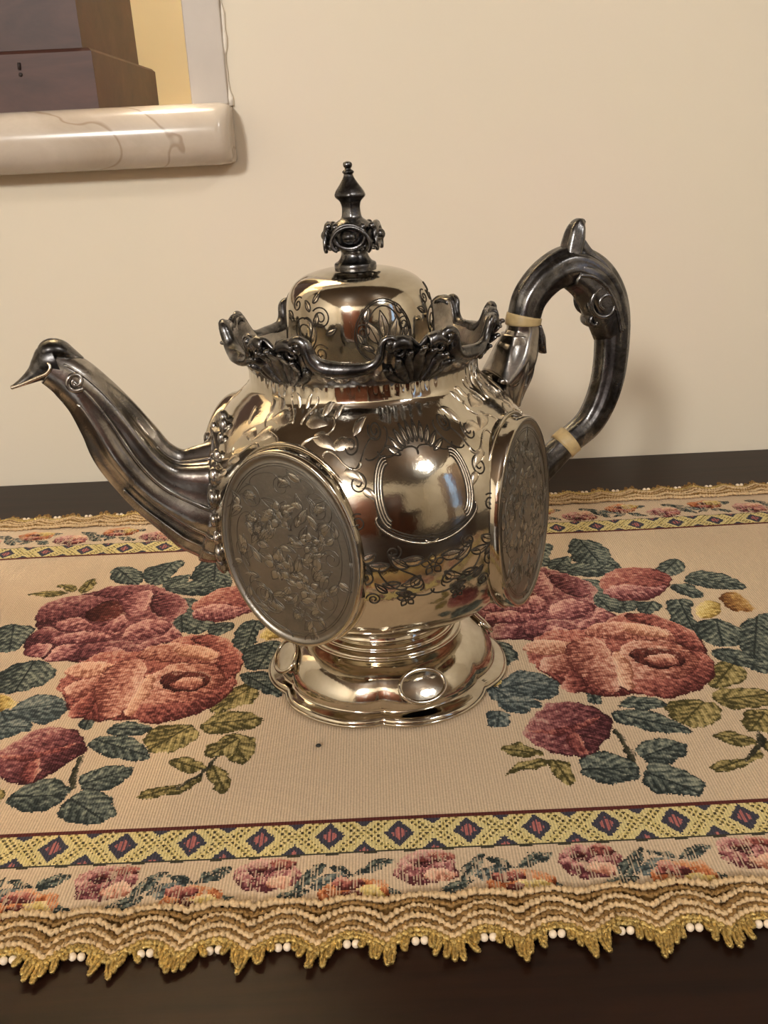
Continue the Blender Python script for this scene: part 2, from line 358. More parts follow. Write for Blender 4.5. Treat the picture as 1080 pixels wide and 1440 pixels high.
def paint(poly, style, pid, leaf=False, edge=0.0013):
    """fill one smoothed outline with the colours of its threads"""
    q = spl(poly, 4, True)
    lo, hi = q.min(0), q.max(0)
    i0, i1 = np.searchsorted(cxs, lo[0]-.001), np.searchsorted(cxs, hi[0]+.001)
    j0, j1 = np.searchsorted(cys, lo[1]-.001), np.searchsorted(cys, hi[1]+.001)
    if i1-i0 < 2 or j1-j0 < 2: return 0
    X, Y = GX[i0:i1, j0:j1], GY[i0:i1, j0:j1]
    sl = (slice(i0, i1), slice(j0, j1)); wx, wy, f1, f2, f3 = WX[sl], WY[sl], F1[sl], F2[sl], F3[sl]
    jx = X + rng.normal(0, 0.00015, X.shape) + 0.00055*wx; jy = Y + rng.normal(0, 0.0002, X.shape) + 0.00055*wy
    ins = np.zeros(X.shape, bool); d2 = np.full(X.shape, 1.0)
    a = q; b = np.roll(q, -1, 0)
    for (ax, ay), (bx, by) in zip(a, b):
        c = ((ay > jy) != (by > jy)) & (jx < (bx-ax)*(jy-ay)/(by-ay+1e-15)+ax); ins ^= c
        L2 = (bx-ax)**2+(by-ay)**2+1e-15; t = np.clip(((X-ax)*(bx-ax)+(Y-ay)*(by-ay))/L2, 0, 1)
        d2 = np.minimum(d2, (X-ax-t*(bx-ax))**2+(Y-ay-t*(by-ay))**2)
    if ins.sum() < 4: return 0
    d = np.sqrt(d2)*(1+0.25*f1); c0, c1, c2 = PAL[style]
    ctr = q.mean(0); w_0 = q-ctr; ev, evec = np.linalg.eigh(w_0.T @ w_0); u = evec[:, 1]; v = evec[:, 0]
    pu = (X-ctr[0])*u[0]+(Y-ctr[1])*u[1]; pv = (X-ctr[0])*v[0]+(Y-ctr[1])*v[1]; hu = np.abs(w_0 @ u).max()
    n = rng.normal(0, 1, X.shape)
    def tones(val, cols):                                            # the weaver's threads come in a few shades, not in gradients
        k_ = np.clip(np.floor(val*len(cols)), 0, len(cols)-1).astype(int); return np.asarray(cols)[k_]
    e_ = np.clip(1-d/edge, 0, 1)
    if leaf:
        vein = np.sin((np.abs(pv)*1.2+pu)*2*PI/0.0058 + 0.6*f1)
        val = 0.52 + 0.20*vein*np.clip(np.abs(pv)/0.0015, 0, 1) + 0.16*f1 + 0.06*n - 0.26*np.clip(pv/hu*1.5, -.4, 1) - 0.42*e_ - 0.5*(np.abs(pv) < 0.0006)
        m = tones(val, [c0*0.72, c0, 0.5*(c0+c1), c1, 0.6*c1+0.4*c2, c2])
    else:
        st_ = sum(np.sin(pu*2*PI/w_ + 2.5*pv/hu + rng.rand()*6)*a_ for w_, a_ in ((0.0043, .5), (0.0024, .45), (0.0015, .35)))
        sg_ = 1 if v[1] > 0 else -1
        g_ = np.clip(0.5+0.5*sg_*pv/(np.abs(w_0 @ v).max()+1e-9), 0, 1)
        val = 0.16 + 0.66*g_ + 0.20*st_*(1.1-g_) + 0.13*f1 + 0.05*n - 0.50*e_*(1.15-g_) + 0.22*(e_ > 0.05)*(g_ > 0.55)
        m = tones(val, [c0*0.72, c0, 0.5*(c0+c1), c1, 0.5*(c1+c2), c2, 0.7*c2+0.3*C(236, 206, 182)])
    col[sl][ins] = m[ins]; ids[sl][ins] = pid
    hgt[sl][ins] = (0.00012+0.00030*sstep(0, 0.0016, d))[ins]
    return int(ins.sum())
# outlines of the woven figures (0.1 mm on the cloth, one repeat)
MOTIF=[
('teal','leaf',"-1888,1471 -1844,1525 -1720,1491 -1648,1384 -1630,1231 -1744,1244 -1845,1330"),
('teal','leaf',"-1656,1424 -1581,1535 -1427,1598 -1395,1513 -1432,1360 -1468,1213 -1581,1226"),
('teal','leaf',"-1477,1177 -1438,1303 -1317,1346 -1313,1233 -1405,1133"),
('teal','leaf',"-1343,1090 -1297,1231 -1144,1270 -1019,1163 -1017,1037 -1166,1000 -1294,1032"),
('teal','leaf',"-1196,1295 -1132,1522 -1012,1236 -1030,1127"),
('teal','leaf',"-1285,651 -1263,942 -1149,896 -1034,625 -1100,495 -1201,505"),
('teal','leaf',"-2376,701 -2296,724 -2164,679 -2153,556 -2161,412 -2256,364 -2386,491"),
('teal','leaf',"-2185,91 -2122,215 -1986,256 -1877,165 -1856,10 -1939,-56 -2041,-95 -2130,-63"),
('teal','leaf',"-1577,-429 -1552,-345 -1502,-349 -1497,-457 -1540,-474"),
('teal','leaf',"-1425,-505 -1349,-427 -1222,-459 -1184,-525 -1295,-557"),
('teal','leaf',"-1476,-622 -1439,-545 -1295,-557 -1210,-624 -1138,-746 -1223,-768 -1373,-708"),
('teal','leaf',"-1725,-1020 -1684,-904 -1572,-877 -1473,-955 -1458,-1007 -1497,-1087 -1592,-1120 -1681,-1073"),
('teal','leaf',"-1449,-887 -1390,-819 -1285,-791 -1208,-834 -1221,-922 -1323,-992 -1402,-977"),
('teal','leaf',"-1471,-1121 -1448,-1041 -1384,-961 -1283,-1020 -1201,-1141 -1265,-1215 -1348,-1209 -1428,-1180"),
('blue','leaf',"-1909,-336 -1883,-226 -1782,-189 -1685,-221 -1689,-333 -1750,-414 -1869,-383"),
('blue','leaf',"-2064,-278 -1962,-287 -1861,-405 -1874,-509 -1984,-500"),
('olive','leaf',"-2347,1147 -2235,1189 -2083,1154 -2190,1095"),
('olive','leaf',"-2198,1276 -2083,1263 -2040,1167 -2105,1174"),
('olive','leaf',"-2034,1203 -2005,1330 -1944,1342 -1934,1210 -1981,1125"),
('olive','leaf',"-1207,-585 -1169,-485 -1076,-472 -976,-501 -938,-587 -1003,-681 -1086,-722 -1162,-687"),
('olive','leaf',"-943,-483 -874,-382 -776,-390 -664,-422 -653,-529 -799,-578 -894,-570"),
('olive','leaf',"-916,-266 -853,-178 -760,-115 -688,-193 -713,-307 -828,-364 -911,-378"),
('olive','leaf',"-841,-615 -752,-582 -677,-629 -643,-729 -678,-821 -756,-814 -826,-714"),
('olive','leaf',"-1050,-791 -966,-760 -865,-833 -880,-878 -967,-880"),
('olive','leaf',"-1149,-1047 -1088,-984 -962,-968 -877,-896 -884,-983 -973,-1027 -1072,-1061"),
('olive','leaf',"-860,-861 -807,-847 -739,-942 -747,-1044 -806,-1006"),
('teal','leaf',"-1261,1582 -1185,1643 -1047,1532 -1024,1328 -1120,1212 -1296,1275"),
('teal','leaf',"-1428,1165 -1304,1233 -1113,1169 -1157,1052 -1312,1030 -1402,1080"),
('teal','leaf',"-794,1091 -694,1204 -597,1213 -606,1049 -731,964 -800,1011"),
('teal','leaf',"-663,917 -547,1022 -400,965 -317,746 -523,750 -645,820"),
('teal','leaf',"-770,834 -645,820 -619,652 -676,623 -765,740"),
('teal','leaf',"-877,575 -782,634 -701,590 -768,428 -748,172 -837,121 -904,280"),
('teal','leaf',"-794,301 -644,349 -561,245 -559,93 -727,22 -809,118"),
('teal','leaf',"-522,273 -395,372 -309,363 -515,-193 -631,-100 -614,98"),
('teal','leaf',"-791,-1 -655,-14 -555,-189 -585,-266 -700,-176 -787,-113"),
('teal','leaf',"-1323,973 -1199,939 -1111,635 -1234,510 -1356,661 -1381,808"),
('teal','leaf',"-1059,594 -928,615 -927,511 -1038,439"),
('blue','leaf',"-1975,-215 -1866,-120 -1726,-186 -1730,-289 -1839,-378 -1962,-318"),
('blue','leaf',"-2027,-410 -1900,-348 -1799,-454 -1948,-500"),
('blue','leaf',"-2077,-500 -1988,-508 -1975,-600 -2043,-639 -2090,-613"),
('olive','leaf',"-860,-651 -759,-615 -727,-663 -769,-768 -875,-759"),
('olive','leaf',"-2053,-808 -1963,-774 -1869,-864 -1956,-887 -2034,-850"),
('olive','leaf',"-2055,-1005 -1972,-915 -1852,-905 -1886,-961 -1994,-981"),
('olive','leaf',"-1852,-905 -1767,-951 -1757,-1047 -1794,-1117 -1850,-1021"),
('stem','stem',"-1502,-717 -1473,-719 -1464,-850 -1451,-956 -1478,-954 -1493,-847"),
('stem','stem',"-835,-771 -817,-782 -851,-889 -958,-994 -966,-976 -870,-869"),
('gold','yellow_bud',"-726,490 -606,598 -559,506 -633,381 -725,374"),
('gold','yellow_bud',"-2099,-114 -2033,-120 -1969,-196 -1996,-262 -2047,-257"),
('rust','yellow_bud',"-528,642 -404,682 -380,453 -517,451"),
('burg','rose1',"-2202,842 -2179,1007 -2051,1097 -1859,1076 -1719,1009 -1704,822 -1848,805 -1961,784 -2079,733 -2155,741"),
('burg','rose1',"-1891,1080 -1872,1185 -1740,1225 -1545,1203 -1485,1142 -1527,971 -1688,1005"),
('burg','rose1',"-1495,1036 -1391,1060 -1281,961 -1252,840 -1302,748 -1371,723 -1467,830"),
('dark','rose1',"-1879,808 -1816,968 -1695,972 -1612,813 -1695,725 -1792,703"),
('pink','rose1',"-1723,1026 -1629,1086 -1526,1111 -1505,867 -1567,743 -1651,849"),
('pink','rose1',"-1582,559 -1469,701 -1329,655 -1296,560 -1416,453 -1525,435"),
('burg','rose1',"-2146,556 -2104,673 -2004,632 -1927,563 -2012,469 -2109,507"),
('pink','rose1',"-1993,452 -1927,563 -1758,577 -1604,531 -1683,451 -1819,435"),
('pink','rose1',"-2039,697 -1916,780 -1745,636 -1635,782 -1589,651 -1648,535 -1832,584 -1965,597"),
('pink','rose1',"-2113,350 -2089,447 -1988,437 -1971,337 -2024,287"),
('pink','rose1',"-1958,253 -1936,404 -1815,420 -1794,347 -1846,242"),
('burg','rose1',"-1771,262 -1768,401 -1665,434 -1539,436 -1454,371 -1450,232 -1545,174 -1682,187"),
('pink','rose1',"-1677,267 -1635,374 -1526,321 -1527,212 -1620,207"),
('pink','rose1',"-1454,371 -1336,474 -1285,574 -1195,431 -1290,383 -1413,310"),
('pale','rose2',"-1807,107 -1741,206 -1558,175 -1514,157 -1579,47 -1707,34"),
('salm','rose2',"-1746,-98 -1719,-15 -1613,25 -1549,83 -1569,-41 -1583,-136 -1673,-175"),
('burg2','rose2',"-1664,-335 -1647,-224 -1583,-136 -1538,-257 -1570,-365"),
('burg2','rose2',"-1157,413 -1069,477 -946,406 -844,255 -817,91 -877,-5 -975,133 -1028,301"),
('salm','rose2',"-1295,-232 -1295,8 -1214,129 -1056,140 -941,77 -886,-79 -932,-241 -1084,-296 -1189,-265 -1280,-302"),
('salm','rose2',"-1429,257 -1355,361 -1234,377 -1074,333 -964,239 -948,130 -1108,132 -1248,164 -1362,196"),
('pale','rose2',"-1213,263 -1173,349 -1073,327 -985,241 -979,160 -1077,182"),
('salm','rose2',"-1583,-113 -1582,60 -1520,185 -1403,200 -1344,115 -1332,-63 -1346,-228 -1382,-337 -1443,-387 -1526,-258"),
('burg2','rose2',"-1315,-365 -1303,-255 -1164,-267 -1017,-257 -898,-127 -847,-33 -821,-134 -887,-291 -994,-393 -1151,-455 -1251,-436"),
('dark','rose2',"-1245,-46 -1199,50 -1095,53 -982,4 -976,-119 -1082,-170 -1189,-136"),
('salm','rose2',"-1175,-77 -1108,-22 -1014,-43 -1024,-139 -1112,-143"),
('pale','rose2',"-1370,-338 -1349,-157 -1338,-38 -1288,33 -1264,-141 -1290,-256 -1315,-365"),
('burg','bud1',"-1926,-692 -1803,-478 -1680,-441 -1595,-472 -1550,-500 -1481,-642 -1569,-806 -1650,-901 -1755,-893 -1862,-824 -1912,-757"),
('pinkd','bud1',"-1911,-672 -1801,-681 -1670,-648 -1545,-592 -1567,-635 -1695,-712 -1820,-723"),
('pinkd','bud1',"-1744,-771 -1683,-713 -1657,-820 -1660,-891 -1716,-876"),
('pinkd','bud2',"-1207,902 -1082,1084 -920,1126 -800,1071 -731,964 -764,852 -893,682 -1035,626 -1164,676 -1201,788"),
('pink','bud2',"-1201,788 -1053,865 -905,811 -806,819 -909,684 -1045,645 -1162,683"),
]
FIG = {}                                                            # id -> (name)
def new_fig(name):
    FIG[len(FIG)+1] = name; return len(FIG)
mot = [(kd, gp, np.array([[float(t) for t in p.split(',')] for p in s.split()])*1e-4) for kd, gp, s in MOTIF]
UNDER = []
for rep in (-1, 0, 1, 2):
    own = {}
    for gp in ('rose1', 'rose2'):                                    # dark ground of the rose behind its petals
        pts = np.vstack([q for kd, g_, q in mot if g_ == gp]); c_ = pts.mean(0); an = np.arctan2(pts[:, 1]-c_[1], pts[:, 0]-c_[0]); rd = np.hypot(*(pts-c_).T)
        hull = []
        for a in np.linspace(-PI, PI, 19)[:-1]:
            w_ = rd*(np.abs((an-a+PI) % (2*PI)-PI) < 0.30); j = int(np.argmax(w_)); hull.append(c_+0.95*w_[j]*np.array([math.cos(a), math.sin(a)]))
        p = np.array(hull)+(rep*PER, 0)
        if p[:, 0].max() < X0 or p[:, 0].min() > X1: continue
        own[gp] = new_fig('woven_rose'); UNDER.append((p, own[gp], gp))
    for kd, gp, q in mot:
        p = q + (rep*PER, 0)
        if p[:, 0].max() < X0 or p[:, 0].min() > X1: continue
        for u in [u for u in UNDER if u[2] == gp]: paint(u[0], 'burg' if gp == 'rose1' else 'burg2', u[1]); UNDER.remove(u)
        if gp in ('leaf', 'stem'): pid = new_fig('woven_leaf' if gp == 'leaf' else 'woven_stem')
        else:
            if gp not in own: own[gp] = new_fig({'rose1': 'woven_rose', 'rose2': 'woven_rose', 'bud1': 'woven_rosebud', 'bud2': 'woven_rosebud', 'yellow_bud': 'woven_yellow_bud'}[gp])
            pid = own[gp]
            if gp == 'yellow_bud': own.pop(gp)
        paint(p, kd, pid, gp == 'leaf', 0.0009 if gp == 'stem' else 0.0013)
# borders: v = distance outward from the maroon line (mm)
for far in (0, 1):
    V = ((YM0-GY) if not far else (GY-YM1))*1000.0; U = GX*1000.0 - (2.0 if not far else 13.0)
    sel = (V > -1.0)
    nz = rng.normal(0, 1, V.shape)
    def put(mask, c, pid=None):
        col[mask] = np.asarray(c)*(1+0.05*nz[mask])[:, None]
        if pid is not None: ids[mask] = pid
        hgt[mask] = 0.0002
    band = new_fig('border_band')
    inb = (V > -0.9) & (V < 20.6)
    put(inb, C(204, 184, 118), band)
    Pb = 28.75; ub = (U+Pb/2) % Pb - Pb/2; uh = U % Pb - Pb/2
    latt = np.cos(2*PI*(U/Pb*5 + V/7.2))*np.cos(2*PI*(U/Pb*5 - V/7.2))
    put(inb & (np.abs(latt+0.08*nz) < 0.20), C(226, 206, 150)); put(inb & (latt > 0.55), C(72, 62, 44)); put(inb & (latt < -0.62), C(112, 98, 60))
    def diamond(uu, vc, a, b): return np.abs(uu)/a + np.abs(V-vc)/b + 0.04*nz
    for uu, vc, a, b in ((ub, 10.0, 6.4, 8.2), (uh, 21.5, 6.4, 7.5), (uh, 0.0, 5.6, 5.0)):
        dd = diamond(uu, vc, a, b)
        put(inb & (dd < 1.45) & (dd > 1.0), C(214, 196, 138)); put(inb & (dd < 1.0), C(66, 64, 74))
        if vc > 5: put(inb & (dd < 0.52), C(176, 106, 100)); put(inb & (dd < 0.52) & (np.sin(U*3.1) > 0.5), C(90, 70, 78))
    put((V > -0.9) & (V < 1.5+0.15*nz), C(92, 44, 40), band)
    put((V > 19.9+0.4*np.sin(U*0.4)) & (V < 20.9+0.4*np.sin(U*0.4)), C(64, 60, 48), band)
    # flower strip
    Pf = 63.6; ph = 12.5 if not far else 21.0; sg = -1 if not far else 1; base = YM0 if not far else YM1
    k0, k1 = int(math.floor((X0*1000-ph)/Pf)), int(math.ceil((X1*1000-ph)/Pf))
    def at(u, v): return np.array([u*0.001, base+sg*v*0.001])
    def blob(u, v, a, b, n=9, wob=0.14, rot=0.0):
        t = np.linspace(0, 2*PI, n, endpoint=False); rr = 1+wob*rng.uniform(-1, 1, n)
        return np.array([at(u+a*r_*math.cos(x)*math.cos(rot)-b*r_*math.sin(x)*math.sin(rot), v+a*r_*math.cos(x)*math.sin(rot)+b*r_*math.sin(x)*math.cos(rot)) for x, r_ in zip(t, rr)])
    def lf(u, v, L, w, ang): 
        ca, sa = math.cos(ang), math.sin(ang); pts = [(-1, 0), (-.45, .8), (.2, 1), (1, .1), (.3, -.9), (-.4, -.8)]
        return np.array([at(u+L*x*ca-w*y*sa, v+L*x*sa+w*y*ca) for x, y in pts])
    for kk in range(k0, k1+1):
        u = ph+kk*Pf
        if u < X0*1000-40 or u > X1*1000+40: continue
        for du, dv, L, w, an, st in ((-21, 29, 8, 3.2, -0.5, 'teal'), (-34, 30, 6, 2.2, 0.5, 'teal'), (17, 33, 10, 3.4, -0.9, 'teal'), (25, 36, 8, 4, -0.35, 'blue'), (10, 43, 8, 3.0, -0.4, 'teal'), (-18, 44, 8, 3.5, 0.1, 'teal')):
            paint(lf(u+du, dv, L, w, an), st, new_fig('woven_leaf'), True, 0.0008)
        f = new_fig('woven_flower'); paint(blob(u, 31, 12.5, 9.5), 'pink', f, False, 0.0012); paint(blob(u-5, 33, 6, 4.5), 'pink', f); paint(blob(u+5, 36, 6, 4), 'pale', f)
        paint(blob(u+6, 25.5, 6, 3.2), 'burg2', f); paint(blob(u-2, 28, 5, 3.6), 'burg', f); paint(blob(u-2, 28, 2.4, 1.7), 'dark', f)
        f = new_fig('woven_flower'); u2 = u-Pf/2+3.0; paint(blob(u2, 43, 13, 8.5), 'oran', f); paint(blob(u2+5, 45, 7, 5), 'gold', f); paint(blob(u2-3, 38, 7, 3.4), 'burg2', f); paint(blob(u2-2, 44.5, 4, 2.6), 'dark', f)
    strip = (V > 22) & (V < 50); rib = (np.sin(GX*2*PI/0.0013)+0.5*nz+0.7*F3 > 0.75) & strip & (ids > 0)
    col[rib] = col[rib]*0.35 + CREAM*0.65
# assemble: slab, then the surface split by figure
k = NT('tapestry'); at_ = k.n('ShaderNodeAttribute', _attribute_name='thread'); mp = k.coord()
wv = k.n('ShaderNodeTexWave', Scale=1.0, Distortion=0.35, Detail=1.0); wv.wave_type = 'BANDS'; wv.bands_direction = 'X'
mp2 = k.coord(scale=(240.0, 40.0, 1.0), rot=(0, 0, 0.0)); k.l(mp2, 'Vector', wv, 'Vector')
nz_ = k.noise(mp, 900.0, 2.0)
rw = k.ramp(wv, 'Fac', [(0.0, g3(0.80)), (1.0, g3(1.06))]); rn = k.ramp(nz_, 'Fac', [(0.25, g3(0.86)), (0.75, g3(1.1))])
m1 = k.n('ShaderNodeMix', _data_type='RGBA', _blend_type='MULTIPLY'); m1.inputs[0].default_value = 1.0
m2 = k.n('ShaderNodeMix', _data_type='RGBA', _blend_type='MULTIPLY'); m2.inputs[0].default_value = 1.0
k.t.links.new(at_.outputs['Color'], m1.inputs[6]); k.t.links.new(rw.outputs['Color'], m1.inputs[7])
k.t.links.new(m1.outputs[2], m2.inputs[6]); k.t.links.new(rn.outputs['Color'], m2.inputs[7]); k.t.links.new(m2.outputs[2], k.b.inputs['Base Color'])
k.set(Roughness=0.92); k.b.inputs['Specular IOR Level'].default_value = 0.15
k.l(k.bump(nz_, 'Fac', 0.35, 0.0004, k.bump(wv, 'Fac', 0.5, 0.0004)), 'Normal', k.b, 'Normal'); M_TAP = k.m
run = empty('table_runner', (0, (YE0+YE1)/2, 0.0)); YC = (YE0+YE1)/2
tag(run, 'cream tapestry table runner woven with pink roses, gold fringed edges, under the silver teapot', 'table runner')
M_BACK = plain('cream_backing', srgb(196, 168, 132), 0.9, 0, 300.0, 0.1)
box('backing', (X0, YE0-YC, 0.0001), (X1, YE1-YC, 0.0006), M_BACK, run)
hv = np.zeros((NXG, NYG)); cnt = np.zeros((NXG, NYG)); cv = np.zeros((NXG, NYG, 3))
for a in (0, 1):
    for b in (0, 1):
        s_ = (slice(a, NXG-1+a), slice(b, NYG-1+b)); hv[s_] += hgt; cnt[s_] += 1
hv /= cnt
VX, VY = np.meshgrid(gx, gy, indexing='ij')
hv += 0.0014 + 0.00025*np.sin(VX*37+1)*np.sin(VY*29) + 0.0002*np.sin(VX*11+VY*17)
hv = hv - 0.0001; press = np.clip(np.hypot(VX, VY)/0.075, 0, 1)**3; hv = 0.0012+(hv-0.0012)*(0.15+0.85*press); edge_ = np.minimum(VY-YE0, YE1-VY); hv -= 0.0004*np.clip(1-edge_/0.004, 0, 1)
VALL = np.stack([VX, VY-YC, hv], -1).reshape(-1, 3)
flat = ids.ravel(); order = np.argsort(flat, kind='stable'); sf = flat[order]
fi, fj = np.divmod(np.arange(flat.size), NYG-1); q0 = fi*NYG+fj
QUAD = np.stack([q0, q0+NYG, q0+NYG+1, q0+1], 1); CF = col.reshape(-1, 3)
def pieces(pid):                                                    # a figure cut in two by another becomes two figures; stray threads join the ground
    m = np.argwhere(ids == pid)
    if len(m) == 0: return
    a0, b0 = m.min(0); a1, b1 = m.max(0)+1; sub_ = ids[a0:a1, b0:b1]; ms = sub_ == pid
    lab = np.where(ms, np.arange(1, ms.size+1).reshape(ms.shape), 0)
    while True:
        p_ = np.pad(lab, 1); n_ = lab
        for i in range(3):
            for j in range(3): n_ = np.maximum(n_, p_[i:i+ms.shape[0], j:j+ms.shape[1]])
        n_ = np.where(ms, n_, 0)
        if (n_ == lab).all(): break
        lab = n_
    u_, c_ = np.unique(lab[lab > 0], return_counts=True); big = u_[np.argmax(c_)]
    for a, c in zip(u_, c_):
        if a == big and c >= 25: continue
        sub_[lab == a] = 0 if c < 60 else new_fig(FIG[pid])
for pid in list(FIG):
    if FIG[pid] != 'border_band': pieces(pid)
flat = ids.ravel(); order = np.argsort(flat, kind='stable'); sf = flat[order]
bounds = np.searchsorted(sf, np.arange(0, len(FIG)+2))
def patch(name, sel, mat, parent):
    qd = QUAD[sel]; uq, inv = np.unique(qd, return_inverse=True); inv = inv.reshape(-1).astype(np.int32)
    me = bpy.data.meshes.new(name); me.vertices.add(len(uq)); me.vertices.foreach_set('co', VALL[uq].ravel())
    me.loops.add(len(inv)); me.loops.foreach_set('vertex_index', inv)
    me.polygons.add(len(qd)); me.polygons.foreach_set('loop_start', np.arange(0, len(inv), 4, dtype=np.int32))
    at = me.color_attributes.new('thread', 'FLOAT_COLOR', 'CORNER')
    c4 = np.ones((len(qd), 4, 4), np.float32); c4[..., :3] = CF[sel][:, None, :]
    at.data.foreach_set('color', c4.ravel()); me.update(calc_edges=True)
    return link(name, me, mat, parent, True)
patch('woven_ground', order[bounds[0]:bounds[1]], M_TAP, run)
nleaf = 0
for i, nm in FIG.items():
    sel = order[bounds[i]:bounds[i+1]]
    if len(sel) < 25: continue
    patch(nm, sel, M_TAP, run)

# lace trims: rows of wavy cords, pearl beads and loops of gold thread
M_GOLD = plain('gold_thread', (0.52, 0.37, 0.13, 1), 0.30, 0.85, 900.0, 0.5, 0.9, 0.0008)
M_CORD = plain('cream_cord', srgb(200, 170, 128), 0.85, 0, 700.0, 0.25, 0.8, 0.0008)
M_DULL = plain('dull_gold_cord', srgb(140, 106, 58), 0.5, 0.4, 800.0, 0.35, 0.9, 0.0008)
M_PEARL = plain('pearl_bead', srgb(225, 205, 178), 0.3, 0, 100.0, 0.08)
PT = 24.65e-3
def scallop(x, ph):                       # 0 at the loop clusters .. 1 over the beads
    return 0.5+0.5*np.cos(2*PI*(x-ph)/PT)
rows = [(0.0000, 'cream', 0.0012, 0.3), (0.0022, 'dull', 0.0009, 0.5), (0.0046, 'cream', 0.0011, 0.8), (0.0070, 'dull', 0.0010, 1.0), (0.0092, 'cream', 0.0011, 1.0),
        (0.0116, 'dull', 0.0010, 1.0), (0.0137, 'cream', 0.0011, 1.0), (0.0160, 'gold', 0.0011, 1.0), (0.0178, 'gold', 0.0010, 1.0)]
def trim(far):
    ph = 0.0077 if not far else 0.014; sg = -1 if not far else 1
    y0 = (-0.1745 if not far else 0.2330) - YC; xs = np.arange(X0, X1, 0.00055 if not far else 0.0009)
    lim = 0.175 if not far else 0.336
    xs = xs[np.abs(xs) < lim]
    for q, (off, kd, rad, amp) in enumerate(rows):
        z = 0.0030 - 0.00011*q + 0.0003*np.sin(xs*71+q*2)
        y = y0 + sg*(off*1.0 + 0.0070*(1-np.abs(np.sin(PI*(xs-ph)/PT+PI/2)))*amp) + 0.0004*rng.normal(0, 1, len(xs))
        knob = 1+0.42*np.sin(xs*2*PI/0.0021+q)*(1 if kd == 'cream' else 0.8)
        if q == 0: y = y + sg*(-0.0011)*np.abs(np.sin(xs*PI/0.0036))
        mb = MB(); mb.tube(np.stack([xs, y, z], 1), rad*knob, 6)
        mb.build({'cream': 'cream_cord', 'dull': 'gold_cord', 'gold': 'gold_cord'}[kd], {'cream': M_CORD, 'dull': M_DULL, 'gold': M_GOLD}[kd], run)
    # lace ground under the cords
    mb = MB(); yo = np.linspace(0, 1, 8); xg = xs[::3]
    P = np.zeros((len(xg), 8, 3)); P[..., 0] = xg[:, None]; P[..., 1] = (y0 + sg*(0.0175+0.0050*(1-scallop(xg, ph))))[:, None]*yo + (y0*(1-yo))[None, :]; P[..., 2] = 0.0019
    mb.grid(P); P2 = P.copy(); P2[..., 2] = 0.0009; mb.grid(P2); mb.build('lace_ground', M_DULL, run)
    return ph, sg, y0, lim
def loop_mesh(mb, x, y, z, L, w, sg, sx, lift):
    t = np.linspace(0, 1, 15); a = t*PI
    px = x - w*np.cos(a)*(0.55+0.45*np.sin(a)) + sx*np.sin(a)*L; py = y + sg*L*np.sin(a)**0.8; pz = z + lift*np.sin(a)
    for q in (0, 1):
        tw = np.stack([px+0.00035*np.cos(t*55+q*PI), py, pz+0.00035*np.sin(t*55+q*PI)], 1)
        mb.tube(tw, 0.00068, 5)
bead_me = None
for far in (0, 1):
    ph, sg, y0, lim = trim(far); farmb = MB()
    for kk in range(-15, 16):
        xc = ph+kk*PT
        if abs(xc) > lim-0.004: continue
        for dx in (-0.0016, 0.0016):
            if bead_me is None:
                mb = MB(); mb.ball((0, 0, 0), 0.00155, 10, 7); b = mb.build('bead', M_PEARL, run); bead_me = b.data
            else: b = bpy.data.objects.new('bead', bead_me); COL.objects.link(b); b.parent = run
            b.location = (xc+dx, y0+sg*(0.0203+0.0004*rng.rand()), 0.0018 if not far else 0.0024)
        for m in range(-3, 4):
            x = xc+PT/2+m*0.0026+rng.normal(0, 0.0004)
            if abs(x) > lim: continue
            prof = 1-abs(m)/4.2
            y = y0 + sg*(0.0175 + 0.0046*(1-float(scallop(x, ph)))); L = (0.0028+0.0075*prof)*rng.uniform(0.72, 1.15)
            if not far:
                mb = MB(); loop_mesh(mb, x, y, 0.0022, L, 0.0011, sg, rng.normal(0, 0.16), rng.uniform(-0.0012, 0.0012)); mb.build('fringe_loop', M_GOLD, run)
            else: loop_mesh(farmb, x, y, 0.0022, L*0.6, 0.0011, sg, rng.normal(0, 0.16), rng.uniform(-0.001, 0.0015))
    if far: tag(farmb.build('fringe_loops', M_DULL, run), kind='stuff')
mb = MB(); mb.ball((0, 0, 0), 0.0013, 8, 5, (1.1, 0.9, 0.6))
cr = mb.build('crumb', plain('black_crumb', (0.01, 0.01, 0.01, 1), 0.7)); tag(cr, 'tiny black crumb on the cream cloth in front of the teapot foot', 'crumb')

# ------------------------------------------------------------------ silver teapot (azimuth p from the front: point = r sin p, -r cos p, z)
BASE = 0.0023; YAW = R(17); LEAN = 0.026
M_SIL = silver('polished_silver', (0.62, 0.57, 0.48, 1), (0.32, 0.275, 0.21, 1), 0.06, 0.42, 0.72, 16.0, 0.10, 260.0, 0.10)
M_SILM = silver('frosted_silver', (0.29, 0.265, 0.23, 1), (0.19, 0.172, 0.15, 1), 0.36, 0.4, 0.75, 45.0, 0.25, 700.0, 0.12)
M_DARK = silver('tarnished_silver', (0.46, 0.43, 0.40, 1), (0.15, 0.14, 0.13, 1), 0.20, 0.40, 0.68, 55.0, 0.15, 500.0, 0.12)
M_BLACK = silver('blackened_silver', (0.20, 0.195, 0.195, 1), (0.05, 0.047, 0.046, 1), 0.24, 0.38, 0.62, 90.0, 0.15, 600.0, 0.12)
M_ENG = silver('oxidised_lines', (0.075, 0.062, 0.05, 1), (0.04, 0.034, 0.028, 1), 0.55, 0.4, 0.7, 200.0)
M_ENGM = silver('soft_engraved_lines', (0.17, 0.155, 0.13, 1), (0.10, 0.09, 0.078, 1), 0.42, 0.4, 0.7, 200.0)
M_REL = silver('bright_cut_leaves', (0.46, 0.42, 0.35, 1), (0.30, 0.27, 0.23, 1), 0.30, 0.4, 0.75, 120.0)
M_HI = silver('bright_cut_silver', (0.74, 0.66, 0.54, 1), (0.50, 0.43, 0.34, 1), 0.22, 0.4, 0.75, 120.0)
